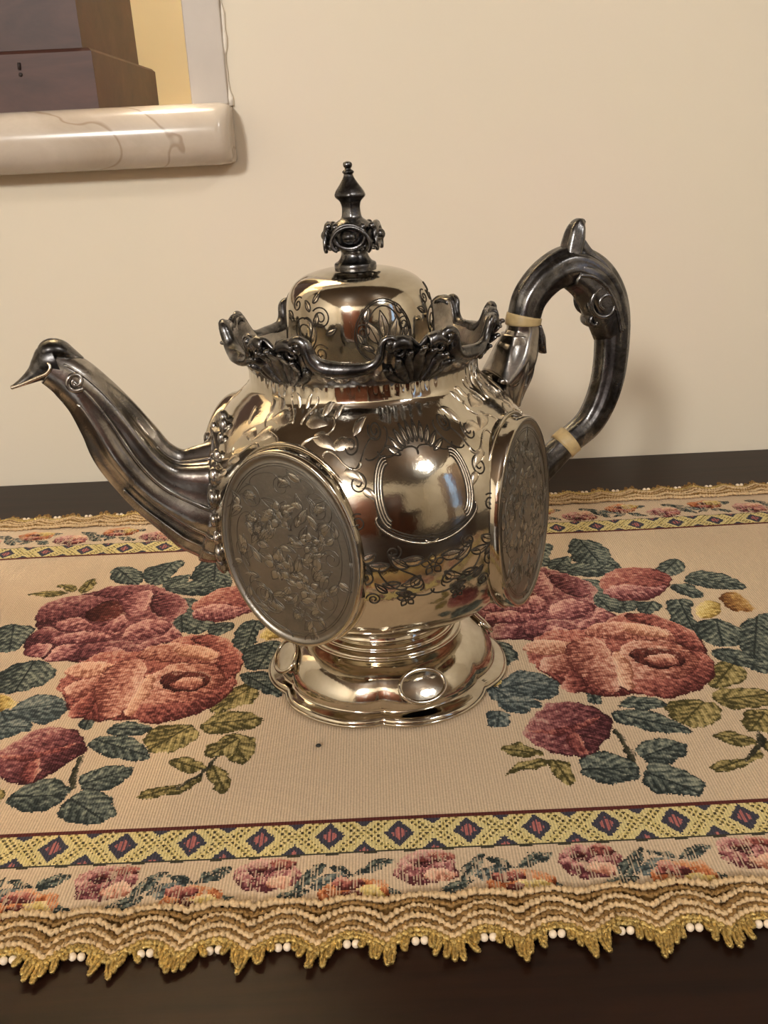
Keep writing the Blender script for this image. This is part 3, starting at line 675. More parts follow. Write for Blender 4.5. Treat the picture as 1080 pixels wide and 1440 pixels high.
M_IVORY = plain('ivory_ring', srgb(176, 152, 108), 0.4, 0, 300.0, 0.12)
def fin(V):
    V = V.copy(); z = V[:, 2].copy()
    V[:, 0] -= LEAN*z*math.cos(YAW); V[:, 1] += LEAN*z*math.sin(YAW); V[:, 2] -= BASE; return V
pot = empty('teapot', (0, 0, BASE-0.0002), YAW)
tag(pot, 'ornate engraved silver teapot with bird-head spout and dark curved handle standing on the floral runner', 'teapot')
def pol(r, p, z): return np.stack([r*np.sin(p), -r*np.cos(p), z*np.ones_like(p)], -1)
def lathe(prof, n=96, mod=None, sub=5):
    Q = spl(prof, sub) if sub else np.asarray(prof, float); ph = np.linspace(0, 2*PI, n, endpoint=False)
    P = np.zeros((len(Q), n, 3))
    for i, q in enumerate(Q):
        rr = q[0]*np.ones(n) if mod is None else mod(q, ph)
        P[i] = pol(rr, ph, q[1])
    return P
# --- foot
def foot_mod(q, ph): return q[0]*(1-0.075*q[2]*(1-np.abs(np.sin(3*(ph-R(-20)))))**1.6)
foot_prof = [(.0560, .0022, 1), (.0622, .0022, 1), (.0640, .0036, 1), (.0642, .0052, 1), (.0630, .0068, 1), (.0600, .0078, .9), (.0582, .0090, .7), (.0578, .0120, .55), (.0562, .0165, .4), (.0525, .0220, .2),
             (.0470, .0262, .05), (.0425, .0280, 0), (.0412, .0284, 0), (.0408, .0300, 0), (.0392, .0312, 0), (.0380, .0316, 0), (.0376, .0330, 0), (.0360, .0340, 0), (.0340, .0346, 0), (.0330, .0366, 0)]
mb = MB(); mb.grid(lathe(foot_prof, 180, foot_mod), cv=True); foot = mb.build('foot', M_SIL, pot, fin)
ph = np.linspace(0, 2*PI, 240, endpoint=False); rr = foot_mod((.0640, 0, 1), ph)
mb = MB(); mb.tube(pol(rr, ph, .0040), 0.0011, 8, closed=True); mb.build('rim_bead', M_SIL, foot, fin)
for p in (0.03, PI/2, PI, -PI/2):
    n = np.array([math.sin(p)*.72, -math.cos(p)*.72, .69]); u = np.array([math.cos(p), math.sin(p), 0]); v = np.cross(n, u)
    c = np.array([.0545*math.sin(p), -.0545*math.cos(p), .0195]); t = np.linspace(0, 2*PI, 40, endpoint=False)
    mb = MB(); P = np.zeros((6, 40, 3))
    for i, s in enumerate(np.linspace(1, .05, 6)): P[i] = c + n*(.0014-.0007*s*s) + np.outer(np.cos(t)*.0108*s, u) + np.outer(np.sin(t)*.0072*s, v)
    mb.grid(P, cv=True); mb.fan(P[-1], c+n*.0014)
    mb.tube(c+n*.0004+np.outer(np.cos(t)*.0118, u)+np.outer(np.sin(t)*.0082, v), .0012, 8, closed=True)
    mb.build('oval_boss', M_SIL, foot, fin)
# --- body
body_prof = [(.0335, .0355), (.0332, .0375), (.0362, .0405), (.0480, .0452), (.0640, .0545), (.0755, .0675), (.0822, .0835), (.0850, .0990), (.0853, .1120), (.0828, .1270), (.0768, .1410), (.0682, .1525), (.0600, .1600), (.0562, .1640), (.0553, .1680), (.0551, .1725), (.0560, .1765)]
BP = spl(body_prof, 12)
MU, MV, MZ, MD = 0.0352, 0.0458, 0.1028, 0.0805                    # medallions: half width, half height, height, distance of the face
def rb0(z): return np.interp(z, BP[:, 1], BP[:, 0])
def rb(z, p=None):                        # the four sides are flattened behind the medallions
    r = rb0(z)
    if p is None: return r
    d = p % (PI/2) - PI/4
    return np.minimum(r, (MD-.0012)/np.cos(d))
def slope(z): return (rb(z+.0008)-rb(z-.0008))/.0016
mb = MB(); mb.grid(lathe(body_prof, 432, lambda q, ph: np.minimum(q[0], (MD-.0012)/np.cos((ph % (PI/2))-PI/4)) + .00035*np.cos(72*ph)*math.exp(-((q[1]-.1715)/.0035)**2)*(0.6+0.4*np.sin(6*ph+1))), cv=True); body = mb.build('body', M_SIL, pot, fin)
def on_body(p, z, off=0.0):
    s = slope(z); k_ = 1/np.sqrt(1+s*s); return pol(rb(z, p)+off*k_, p, z-off*s*k_)
# --- 2-D ornament
def scroll(cx, cy, th, L, k0, k1, pw=3.0, S=False, n=46, flip=1):
    t = np.linspace(-1, 1, n); kap = k0 + (k1-k0)*np.abs(t)**pw
    if S: kap = kap*np.sign(t)
    h = np.cumsum(kap)*L/n*flip; h = h-h[n//2]+th; x = np.cumsum(np.cos(h))*L/n; y = np.cumsum(np.sin(h))*L/n
    return np.stack([x-x[n//2]+cx, y-y[n//2]+cy], 1)
def leaf2(cx, cy, th, L, w, bend=0.0, n=12):
    t = np.linspace(0, 1, n); a = th+bend*t; x = np.cumsum(np.cos(a))*L/n; y = np.cumsum(np.sin(a))*L/n; ww = w*np.sin(PI*t**0.8)
    s1 = np.stack([cx+x-np.sin(a)*ww, cy+y+np.cos(a)*ww], 1); s2 = np.stack([cx+x+np.sin(a)*ww, cy+y-np.cos(a)*ww], 1)
    return [np.vstack([s1, s2[::-1]]), np.stack([cx+x, cy+y], 1)[:-2]]
def flower2(cx, cy, r, k=5):
    o = []
    for i in range(k):
        a = 2*PI*i/k+0.4; o.append(leaf2(cx+math.cos(a)*r*.25, cy+math.sin(a)*r*.25, a, r*.85, r*.30)[0])
    t = np.linspace(0, 2*PI, 14); o.append(np.stack([cx+r*.22*np.cos(t), cy+r*.22*np.sin(t)], 1)); return o
def lines(pl, mapper, rad, mb=None, seg=5):
    mb = mb or MB()
    for q in pl: mb.tube(mapper(np.asarray(q)), rad, seg)
    return mb
def pillow(mb, cx, cy, th, L, w, mapper, h, bend=0.0, n=9, m=5):
    t = np.linspace(0, 1, n); a = th+bend*t; x = cx+np.cumsum(np.cos(a))*L/n; y = cy+np.cumsum(np.sin(a))*L/n; ww = w*np.sin(PI*t**0.75)+1e-5
    s = np.linspace(-1, 1, m); Q = np.zeros((n, m, 2)); Q[..., 0] = x[:, None]-np.sin(a)[:, None]*ww[:, None]*s; Q[..., 1] = y[:, None]+np.cos(a)[:, None]*ww[:, None]*s
    H = h*(1-s**2)[None, :]*np.sin(PI*t)[:, None]*(1-0.35*np.exp(-(s/0.18)**2))[None, :] - 0.00005
    mb.grid(mapper(Q.reshape(-1, 2), H.reshape(-1)).reshape(n, m, 3)); return mb
def panel_map(p0, zc):                     # millimetres on the body surface
    def f(q, off=0.00005): return on_body(p0+q[:, 0]*1e-3/0.084, zc+q[:, 1]*1e-3, off)
    return f
def panel(p0):
    mp_ = panel_map(p0, 0.128); L = []
    for s in (1, -1):
        fx = lambda q: np.stack([q[:, 0]*s, q[:, 1]], 1)
        for d in (0, 1.2, 2.4, 3.6):
            L.append(fx(scroll(23-d, 4, PI/2, 36-d*3, .030, .42, 5)))
            L.append(fx(scroll(13, -17+d, 0.42, 34-d*2, .030, .5, 6)))
        L.append(fx(scroll(9, 19, 2.75, 24, .05, .8, 4, True))); L.append(fx(scroll(17, 20, 2.4, 20, -.06, -.7, 4))); L.append(fx(scroll(27, 19, 2.0, 20, .06, .6, 4, True)))
        for i in range(5):
            a = PI/2-0.24*(i+0.5); c = (math.cos(a)*9, 14+math.sin(a)*7)
            L += [fx(q) for q in leaf2(c[0], c[1], a, 8.5, 1.2)]
        for x, y, a, l, w_, b in ((3, -26, -.3, 12, 2.4, .6), (10, -30, .3, 12, 2.2, .8), (18, -27, -.5, 11, 2.0, 1.1), (5, -34, -.9, 11, 2.0, .9), (24, -21, -.9, 10, 2.0, .9), (14, -37, -.4, 9, 1.8, .8), (26, -32, .6, 9, 1.7, .6), (9, -43, -.2, 8, 1.6, .6), (20, -42, .5, 8, 1.5, .5)):
            L += [fx(q) for q in leaf2(x, y, a, l, w_, b)]
        L.append(fx(scroll(12, -32, .5, 30, .04, .7, 3, True))); L.append(fx(scroll(21, -36, .9, 24, .05, .8, 3))); L.append(fx(scroll(7, -45, 0.2, 18, .06, .8, 3)))
    for s in (1, -1):
        for x, y, r_, d_, a_ in ((30, 8, 4.5, 1, 1.0), (31, -8, 4.0, -1, 2.0), (30, -34, 4.5, 1, .3), (17, -22, 3.6, 1, 2.2), (7, -38, 3.6, -1, 1.2), (27, -45, 3.4, 1, .2), (20, 27, 4.0, -1, .5), (33, 22, 4.0, 1, 2.2)):
            q = np.linspace(0, 1, 36); an = a_+d_*q*2*PI*1.7; rr = r_*(1-.8*q); L.append(np.stack([s*(x+rr*np.cos(an)), y+rr*np.sin(an)], 1))
    L += flower2(0, -30, 5.0); L += flower2(-12, -46, 4.2); L += flower2(13, -47, 3.6)
    lines(L, mp_, 0.00038).build('engraving', M_ENG, body, fin)
    mb = MB()
    for s in (1, -1):
        for d in (0.6, 1.8, 3.0): mb.tube(mp_(np.stack([s*scroll(23-d, 4, PI/2, 35-d*3, .030, .42, 5)[:, 0], scroll(23-d, 4, PI/2, 35-d*3, .030, .42, 5)[:, 1]], 1)), 0.00042, 6)
        q = scroll(13, -16.4, 0.42, 33, .030, .5, 6); mb.tube(mp_(np.stack([q[:, 0]*s, q[:, 1]], 1)), 0.00045, 6)
        for i in range(5):
            a = PI/2-s*0.24*(i+0.5); pillow(mb, math.cos(a)*9, 14+math.sin(a)*7, a, 8.5, 1.2, mp_, 0.0006)
        for x, y, a, l, w_, b in ((3, -26, -.3, 12, 2.4, .6), (10, -30, .3, 12, 2.2, .8), (18, -27, -.5, 11, 2.0, 1.1), (5, -34, -.9, 11, 2.0, .9), (24, -21, -.9, 10, 2.0, .9)):
            pillow(mb, x*s, y, a if s > 0 else PI-a, l, w_, mp_, 0.0005, b*s)
    mb.build('raised_scrollwork', M_HI, body, fin)
for p0 in (0, PI): panel(p0)
# shoulder leaves chased above and beside every medallion
for q_, p0 in enumerate((-PI/4, PI/4, 3*PI/4, -3*PI/4)):
    mb = MB(); mp_ = panel_map(p0, 0.150)
    for s in (1, -1):
        for x, y, a, l, w_, b in ((4, 6, .5, 17, 3.0, -.9), (10, 2, .2, 17, 2.8, -.9), (22, -2, .6, 15, 2.6, -1.0), (28, -10, .2, 13, 2.4, -1.2), (14, 9, 1.0, 11, 2.2, -.8), (2, 11, 1.3, 9, 1.8, -.5), (34, 2, 1.2, 12, 2.2, -.9), (36, -16, -.2, 11, 2.0, -.9), (22, 8, 1.1, 9, 1.8, -.6)):
            pillow(mb, x*s, y, a if s > 0 else PI-a, l, w_, mp_, 0.0011, b*s)
        for c in ((16, 3, .1, 26), (29, -6, -.7, 24), (7, 12, .6, 14)):
            q = scroll(c[0], c[1], c[2], c[3], .05, .75, 3, True); mb.tube(mp_(np.stack([q[:, 0]*s, q[:, 1]], 1)), 0.0005, 6)
    mb.build('chased_leaves', M_HI if q_ else M_HI, body, fin)
# --- medallions
def medallion(p0, tilt=0.0):
    n = np.array([math.sin(p0), -math.cos(p0), 0]); u = np.array([math.cos(p0), math.sin(p0), 0]); c = n*MD + np.array([0, 0, MZ]); zz_ = np.array([0, 0, 1.0])
    t = np.linspace(0, 2*PI, 96, endpoint=False)
    def ring(s, d): return c + n*d + np.outer(np.cos(t)*MU*s, u) + np.outer(np.sin(t)*MV*s, zz_)
    mb = MB(); rows = [ring(1.03, -.024), ring(1.03, -.004), ring(1.02, -.001), ring(1.0, 0.0007), ring(.975, .0010), ring(.955, .0003), ring(.94, -.0001)]
    rows += [ring(s, .0000+.0012*(1-s*s)) for s in np.linspace(.92, .05, 12)]
    mb.grid(np.array(rows), cv=True); mb.fan(rows[-1], c+n*.0012)
    m = mb.build('medallion', M_SILM, pot, fin)
    mb = MB(); mb.grid(np.array([ring(1.034, -.024), ring(1.034, -.004), ring(1.03, -.0015), ring(1.02, .0004), ring(1.0, .0010), ring(.985, .0007)]), cv=True)
    mb.tube(ring(1.045, -.0065), .0008, 6, closed=True); mb.build('bezel', M_SIL, m, fin)
    def mp_(q, off=0.0): 
        rr_ = np.clip(1-(q[:, 0]*1e-3/MU)**2-(q[:, 1]*1e-3/MV)**2, 0, 1)
        return c + n*(np.asarray(off)+.0012*rr_)[..., None]*np.ones((len(q), 1)) + np.outer(q[:, 0]*1e-3, u) + np.outer(q[:, 1]*1e-3, zz_)
    L = []; mb = MB()
    for s in (1, -1):
        fx = lambda q: np.stack([q[:, 0]*s, q[:, 1]], 1)
        for x, y, th, l, k0, k1, S in ((27, 2, 1.57, 46, .028, .35, False), (24, 24, 2.2, 30, .04, .5, True), (20, -26, .9, 32, .05, .5, False), (9, 36, 2.9, 22, .05, .7, False), (10, -38, .3, 20, .06, .7, True), (16, 8, 1.2, 26, .06, .8, True)): L.append(fx(scroll(x, y, th, l, k0, k1, 3, S)))
        for i in range(44):
            a = rng.uniform(-1.57, 1.57); r_ = math.sqrt(rng.uniform(.03, .86)); x, y = math.cos(a)*r_*31, math.sin(a)*r_*41; th = rng.uniform(0, 2*PI)
            L += [fx(q) for q in leaf2(x, y, th, rng.uniform(6, 11), rng.uniform(1.2, 2.3), rng.uniform(-1, 1))]
            pillow(mb, x*s, y, th if s > 0 else PI-th, rng.uniform(5, 10), rng.uniform(1.0, 2.1), mp_, 0.00032, rng.uniform(-1, 1))
    tt_ = np.linspace(0, 2*PI, 80); L += [np.stack([MU*1e3*f_*np.cos(tt_), MV*1e3*f_*np.sin(tt_)], 1) for f_ in (.90, .875)]
    for cx_, cy_, r_, d_ in ((-17, -24, 8, 1), (-15, -23, 5, 1), (17, -22, 6, -1), (18, 22, 6.5, 1), (-17, 24, 6, -1), (0, 31, 5, 1), (22, 0, 5, -1), (-23, -2, 5.5, 1)):
        s_ = np.linspace(0, 1, 40); a_ = d_*s_*2*PI*1.6+cx_; q_ = r_*(1-.75*s_); L.append(np.stack([cx_+q_*np.cos(a_), cy_+q_*np.sin(a_)], 1))
    L += flower2(-6, -8, 7) + flower2(8, -16, 6) + flower2(-3, 17, 6.5) + flower2(4, -29, 5) + flower2(12, 6, 5) + flower2(-16, 10, 5)
    for x, y, r_ in ((-6, -8, 7), (8, -16, 6), (-3, 17, 6.5), (12, 6, 5)):
        for i in range(5): a = 2*PI*i/5+.4; pillow(mb, x+math.cos(a)*r_*.25, y+math.sin(a)*r_*.25, a, r_*.85, r_*.30, mp_, 0.00038)
    lines(L, mp_, 0.00021).build('engraving', M_ENGM, m, fin); mb.build('relief_leaves', M_REL, m, fin)
for p0 in (-PI/4, PI/4, 3*PI/4, -3*PI/4): medallion(p0)
# --- gallery round the neck
DP = R(-23)
def gtop(p):
    u = (p-DP+PI/6) % (PI/3) - PI/6; d = np.abs(u)/R(30)
    return .1928 - .0122*(1-sstep(.34, .60, d)) - .0042*np.exp(-((d-1)/.10)**2)
def grad(z): return np.interp(z, [.170, .174, .178, .184, .190, .197], [.0552, .0558, .0578, .0606, .0624, .0632])
phg = np.linspace(0, 2*PI, 360, endpoint=False); tp = gtop(phg); NT_ = 16; P = np.zeros((2*NT_, 360, 3))
for i, t in enumerate(np.linspace(0, 1, NT_)):
    z = .1725+(tp-.1725)*t; fl = .0007*np.cos(42*phg)*math.sin(PI*min(1, t*1.2))*min(1, t*2.5)
    for j_, off in ((i, .0), (2*NT_-1-i, -.0018)):
        r_ = grad(z)+(fl if off == 0 else 0)+off; P[j_] = np.stack([r_*np.sin(phg), -r_*np.cos(phg), z], -1)
mb = MB(); mb.grid(P, cv=True); gal = mb.build('gallery', M_DARK, pot, fin)
r_ = grad(tp); mb = MB(); mb.tube(np.stack([r_*np.sin(phg), -r_*np.cos(phg), tp], -1), .0012, 8, closed=True); mb.build('gallery_edge', M_BLACK, gal, fin)
for k in range(6):
    pc = DP+k*PI/3
    t = np.linspace(-1, 1, 40); pa = pc+R(14.5)*np.sin(t*PI/2*1.0)*1.0; zb = .1803+.0115*np.abs(t)**3.0; off = .0012+.0006*np.cos(t*PI/2)
    rr = grad(zb)+off; path = np.stack([rr*np.sin(pa), -rr*np.cos(pa), zb], 1)
    e0, e1 = path[0], path[-1]
    def curl(pe, sgn):                                              # spiral in the tangent plane
        s = np.linspace(0, 1, 26); a = s*2.0*PI*1.15; r2 = .0042*(1-.72*s); ca, cz = np.cos(a), np.sin(a)
        x = sgn*(.0042-r2*ca)*1.0; z = r2*cz; th = pe+x/.069; zz = .1905+z*.85; rr = grad(zz)+.0014+.0012*s
        return np.stack([rr*np.sin(th), -rr*np.cos(th), zz], 1)
    c0 = curl(pc-R(14.5), -1); c1 = curl(pc+R(14.5), 1)
    full = np.vstack([c0[::-1], path[1:-1], c1]); nn = len(full); tt = np.linspace(-1, 1, nn)
    rad = .0012+.0027*np.exp(-((tt+.16)/.40)**2)
    mb = MB(); mb.tube(full, rad, 10); mb.ball(c0[-1], .0017, 8, 6); mb.ball(c1[-1], .0017, 8, 6); mb.build('scroll', M_BLACK, gal, fin)
    pp = pc+PI/6; mb = MB()                                          # acanthus spray and rolled tops between two scrolls
    for j, (dp, h, w_) in enumerate(((-15, .1800, .0022), (-10, .1840, .0026), (-5, .1870, .0024), (0, .1885, .0028), (5, .1870, .0024), (10, .1840, .0026), (15, .1800, .0022))):
        s = np.linspace(0, 1, 16); th = pp+R(dp)*(0.30+0.70*s**0.8); z = .1725+(h-.1725)*s; rr = grad(z)+.0008+.0036*sstep(.72, 1, s)+(.0006 if j % 2 else 0)
        q = np.stack([rr*np.sin(th), -rr*np.cos(th), z], 1); pro = np.sin(PI*(0.10+0.82*s**1.2))
        mb.tube(q, None, 10, (math.sin(pp), -math.cos(pp), 0), (w_*(.25+.9*pro), .0015*(.4+.7*pro)), lambda t, ph: 1+.12*np.cos(6*ph))
        mb.ball(q[-1]+np.array([math.sin(pp), -math.cos(pp), 0])*.0004, w_*.50, 8, 6, (1.1, 1.1, .8))
    for dp, hz, rz_ in ((-6, .1765, .0021), (6, .1765, .0021), (0, .1800, .0018), (-12, .1785, .0016), (12, .1785, .0016)): mb.ball(pol(np.array(grad(hz)+.0012), np.array(pp+R(dp)), hz), rz_, 8, 6, (1, 1, 1.2))
    for sg in (-1, 1):
        s = np.linspace(0, 1, 24); a = s*2*PI*1.3; th = pp+sg*(R(9)+.0034*(1-.7*s)*np.cos(a)/.06); z = .1872+.0030*(1-.7*s)*np.sin(a); rr = grad(z)+.0018
        mb.tube(np.stack([rr*np.sin(th), -rr*np.cos(th), z], 1), .0010, 7)
    mb.build('acanthus_leaf', M_BLACK, gal, fin)
    for dp in (-8.0, 7.0):
        s = np.linspace(0, 1, 22); a = s*PI*1.9; rv_ = .0040*(1-.62*s); tw = np.linspace(-1, 1, 6)
        P = np.zeros((22, 6, 3))
        for i in range(22):
            r_ = .0612+.0026-rv_[i]*math.cos(a[i])*.9; z = .1895+rv_[i]*math.sin(a[i])*1.05+.0006
            th = pp+R(dp)+tw*R(4.2)*(1-.18*s[i]); P[i] = pol(r_*np.ones(6), th, z+0.0006*np.cos(tw*3)); 
        mb = MB(); mb.grid(P); o = mb.build('rolled_top', M_BLACK, gal, fin); md = o.modifiers.new('t', 'SOLIDIFY'); md.thickness = .0012
# --- lid
lid_prof = [(.0530, .1685), (.0420, .1690), (.0375, .1690), (.0362, .1700), (.0355, .1730), (.0352, .1800), (.0351, .1880), (.0347, .1965), (.0333, .2032), (.0300, .2087), (.0245, .2124), (.0165, .2148), (.0100, .2155), (.0092, .2160), (.0040, .2160)]
LP = spl(lid_prof[3:], 10)
def rl(z): return np.interp(z, LP[:, 1], LP[:, 0])
mb = MB(); mb.grid(lathe(lid_prof, 128, None, 6), cv=True); lid = mb.build('lid', M_SIL, pot, fin)
def lid_map(p0, zc=0.1905):
    def f(q, off=0.00004):
        z = zc+q[:, 1]*1e-3; s = (rl(z+.0006)-rl(z-.0006))/.0012; k_ = 1/np.sqrt(1+s*s); return pol(rl(z)+off*k_, p0+q[:, 0]*1e-3/.0345, z-off*s*k_)
    return f
LL = MB(); LH = MB()
def spiral(cx, cy, r, turns, a0=0.0, d=1): s = np.linspace(0, 1, 44); a = a0+d*s*2*PI*turns; q = r*(1-.82*s); return np.stack([cx+q*np.cos(a), cy+q*np.sin(a)], 1)
for k in range(6):
    p0 = R(2)+k*PI/3; mp_ = lid_map(p0)
    if k % 2 == 0:
        t = np.linspace(0, 2*PI, 60)
        L = [np.stack([w_*np.cos(t)*(1-.10*np.sin(t)), h_*np.sin(t)], 1) for w_, h_ in ((13.5, 14.5), (12.6, 13.6), (8.6, 11.6))]
        L += [spiral(1.5, -10.5, 3.6, 1.8, 1.2), spiral(-9.5, 1, 3.4, 1.5, 2.6, -1), spiral(9.5, 3, 3.2, 1.5, .6)]
        for x, y, a, l, w_ in ((-3, -6, 1.9, 13, 2.6), (3, -6, 1.2, 13, 2.6), (0, -4, 1.57, 14, 2.2), (-5, -8, 2.6, 6, 1.3), (6, -8, .6, 6, 1.3), (-9, 5, 1.1, 7, 1.3), (9, 7, 1.9, 6, 1.3), (-10, -5, 1.9, 6, 1.2), (10, -3, 1.3, 6, 1.2)):
            L += leaf2(x, y, a, l, w_, .2); pillow(LH, x, y, a, l, w_, mp_, .00045, .2)
    else:
        L = [spiral(-3, 0, 8.0, 2.2, -1.2), spiral(7, 7, 5.0, 1.9, 2.5, -1), spiral(6, -9, 4.6, 1.8, .6), spiral(-8, 12, 3.5, 1.5, 1.0), scroll(0, -3, .9, 30, .05, .5, 2, True)]
        for x, y, a in ((-9, -9, -2.0), (3, 3, .9), (1, 9, 1.9), (-4, -11, -.6), (9, 0, .2), (-11, 5, 2.3), (2, 13, .8)): L += leaf2(x, y, a, 6.5, 1.3, .6); pillow(LH, x, y, a, 6.5, 1.3, mp_, .0004, .6)
    for q in L:
        q = q.copy(); q[:, 1] = np.clip(q[:, 1], -15, 17); LL.tube(mp_(q), .00034, 5)
LL.build('engraving', M_ENG, lid, fin); LH.build('relief_leaves', M_HI, lid, fin)
# finial: turned stem, faceted spire, scrolled block
fp = [(.0096, .2125), (.0098, .2172), (.0080, .2185), (.0066, .2205), (.0062, .2225), (.0075, .2245), (.0096, .2262), (.0100, .2300), (.0096, .2340), (.0076, .2362), (.0052, .2380), (.0046, .2410), (.0046, .2430), (.0054, .2452), (.0072, .2468), (.0076, .2480), (.0066, .2500), (.0044, .2528), (.0028, .2552), (.0022, .2566), (.0025, .2572), (.0027, .2578), (.0020, .2585), (.0014, .2590), (.0019, .2600), (.0021, .2608), (.0017, .2618), (.0004, .2623)]
def fmod(q, ph): return q[0]*(1-(0.07 if .236 < q[1] < .257 else 0.0)*np.abs(np.sin(3*(ph+.3))))
mb = MB(); mb.grid(lathe(fp, 72, fmod, 4), cv=True); fi_ = mb.build('finial', M_BLACK, lid, fin)
mb = MB()
for k in range(4):
    p = R(-25)+k*PI/2; n = np.array([math.sin(p), -math.cos(p), 0]); u = np.array([math.cos(p), math.sin(p), 0]); c = n*.0112+np.array([0, 0, .2302])
    q = scroll(0, 0.0011, PI, .034, 105, 520, 5)
    mb.tube(c+np.outer(q[:, 0], u)+np.outer(q[:, 1]-.0002+.0034, np.array([0, 0, 1.0]))+n*.0006, .0010*np.ones(46), 8)
    t = np.linspace(0, 2*PI, 30, endpoint=False)
    mb.tube(c+np.outer(np.cos(t)*.0072, u)+np.outer(np.sin(t)*.0052, np.array([0, 0, 1.0])), .0013, 8, closed=True)
    mb.ball(c+n*.0004, .0036, 10, 8, (1, 1, .8))
    for s in (-1, 1): mb.ball(c+u*s*.0064-n*.001+np.array([0, 0, .0042*1]), .0018, 8, 6); mb.ball(c+u*s*.0060-n*.001-np.array([0, 0, .0046]), .0018, 8, 6)
mb.build('finial_scrolls', M_BLACK, lid, fin)
# --- spout (profile pairs along its axis: top s,z / bottom s,z; s runs along local x)
SP = [(-.0640, .1480, -.0640, .0800), (-.0800, .1470, -.0815, .0800), (-.0855, .1442, -.0880, .0850), (-.0904, .1418, -.0962, .0920), (-.1004, .1414, -.1098, .1061), (-.1077, .1476, -.1197, .1186), (-.1158, .1595, -.1252, .1307),
      (-.1222, .1702, -.1296, .1444), (-.1299, .1808, -.1349, .1579), (-.1377, .1890, -.1419, .1684), (-.1446, .1925, -.1502, .1764)]
SQ = spl(np.array(SP), 8); cs = (SQ[:, :2]+SQ[:, 2:])/2; aa = np.linalg.norm(SQ[:, :2]-SQ[:, 2:], axis=1)/2
ts = np.linspace(0, 1, len(SQ)); bb = aa*np.interp(ts, [0, .2, .4, .7, 1], [.52, .60, .74, .86, .85])
def comp(s, z): return s + LEAN*z*math.cos(YAW)
pts = np.stack([comp(cs[:, 0], cs[:, 1]), 0*ts, cs[:, 1]], 1)
def spm(t, ph): return 1+0.10*np.cos(7*ph+2.2*t)*sstep(.04, .2, t)*(1-sstep(.62, .9, t))
mb = MB(); mb.tube(pts, None, 48, (0, 1, 0), (aa, bb), spm); spout = mb.build('spout', M_DARK, pot, fin)
# frame of the spout for its mouldings
T = np.gradient(pts, axis=0); T /= np.linalg.norm(T, axis=1, keepdims=True); Bn = np.array([0, 1.0, 0]); Nn = np.cross(np.broadcast_to(Bn, T.shape), T)
SGN = 1 if Nn[20][2] > 0 else -1
def on_spout(t, v, side, k_=1.0):         # v: -1 bottom .. 1 top, side -1 front / 1 back
    i = np.clip(t, 0, 1)*(len(pts)-1); g = lambda A_: np.stack([np.interp(i, np.arange(len(pts)), A_[:, c]) for c in range(3)], 1)
    p = g(pts); n = g(Nn)*SGN; a = np.interp(i, np.arange(len(pts)), aa); b = np.interp(i, np.arange(len(pts)), bb)
    return p + n*(v*a)[:, None] + np.outer(np.sqrt(np.clip(1-v*v, 0, 1))*b*side*k_, Bn)
mb = MB()
for side in (-1, 1):
    u = np.linspace(0, 1, 60)
    for t0, t1, v0, v1, r0 in ((.10, .90, -.10, .10, .0013), (.06, .95, .42, .52, .0010), (.06, .82, -.55, -.45, .0012), (.05, .55, .75, .80, .0010), (.08, .5, -.85, -.80, .0009)):
        mb.tube(on_spout(t0+(t1-t0)*u, v0+(v1-v0)*u + .06*np.sin(u*4), side, 1.02), r0*(1-.45*u), 7)
    for tc, vc, rt, rv_, r0, d in ((.14, -.02, .055, .17, .0017, 1), (.885, .12, .035, .42, .0012, -1), (.10, .62, .03, .12, .0012, 1)):
        s = np.linspace(0, 1, 36); a = s*2*PI*1.5+ (0 if d > 0 else PI); q = 1-.75*s
        mb.tube(on_spout(tc+rt*q*np.cos(a), vc+rv_*q*np.sin(a), side, 1.05), r0*(1-.3*s), 7)
mb.build('scroll_moulding', M_DARK, spout, fin)
# leaf collar where the spout meets the body
mb = MB()
for a in np.linspace(0, 2*PI, 22, endpoint=False):
    yy, zz = -math.sin(a)*.0200, .1140+math.cos(a)*.0365
    r0 = math.sqrt(max(rb(zz)**2-yy*yy, 1e-6)); mb.ball((comp(0, zz)-0*.026-r0-.0006-LEAN*zz*math.cos(YAW), yy, zz), .0030+.0008*math.cos(a*5), 8, 6, (.8, 1, 1.4))
mb.build('leaf_collar', M_DARK, spout, fin)
# bird head: beak, brow, crest
bk = spl(np.array([(-.1440, .1865, .0088, .0082), (-.1478, .1855, .0082, .0072), (-.1510, .1838, .0058, .0056), (-.1545, .1815, .0036, .0042), (-.1598, .1788, .0018, .0026), (-.1650, .1768, .0005, .0008)]), 6)
mb = MB(); mb.tube(np.stack([comp(bk[:, 0], bk[:, 1]), 0*bk[:, 0], bk[:, 1]], 1), None, 20, (0, 1, 0), (bk[:, 2], bk[:, 3])); mb.build('beak', M_BLACK, spout, fin)
cr_ = spl(np.array([(-.1330, .1862, .0006, .0012), (-.1380, .1888, .0030, .0052), (-.1420, .1912, .0042, .0066), (-.1462, .1918, .0044, .0066), (-.1492, .1900, .0034, .0052), (-.1505, .1885, .0010, .0020)]), 6)
mb = MB(); mb.tube(np.stack([comp(cr_[:, 0], cr_[:, 1]), 0*cr_[:, 0], cr_[:, 1]], 1), None, 18, (0, 1, 0), (cr_[:, 2], cr_[:, 3])); mb.build('crest', M_BLACK, spout, fin)
mb = MB()
for s in (-1, 1):
    q = spl(np.array([(-.1500, -.0040, .1878), (-.1478, -.0064, .1872), (-.1472, -.0074, .1850), (-.1492, -.0070, .1826), (-.1540, -.0046, .1806), (-.1600, -.0022, .1782), (-.1648, -.0006, .1768)]), 6)
    mb.tube(np.stack([comp(q[:, 0], q[:, 2]), -s*q[:, 1], q[:, 2]], 1), .0008, 6)
mb.build('brow', M_HI, spout, fin)
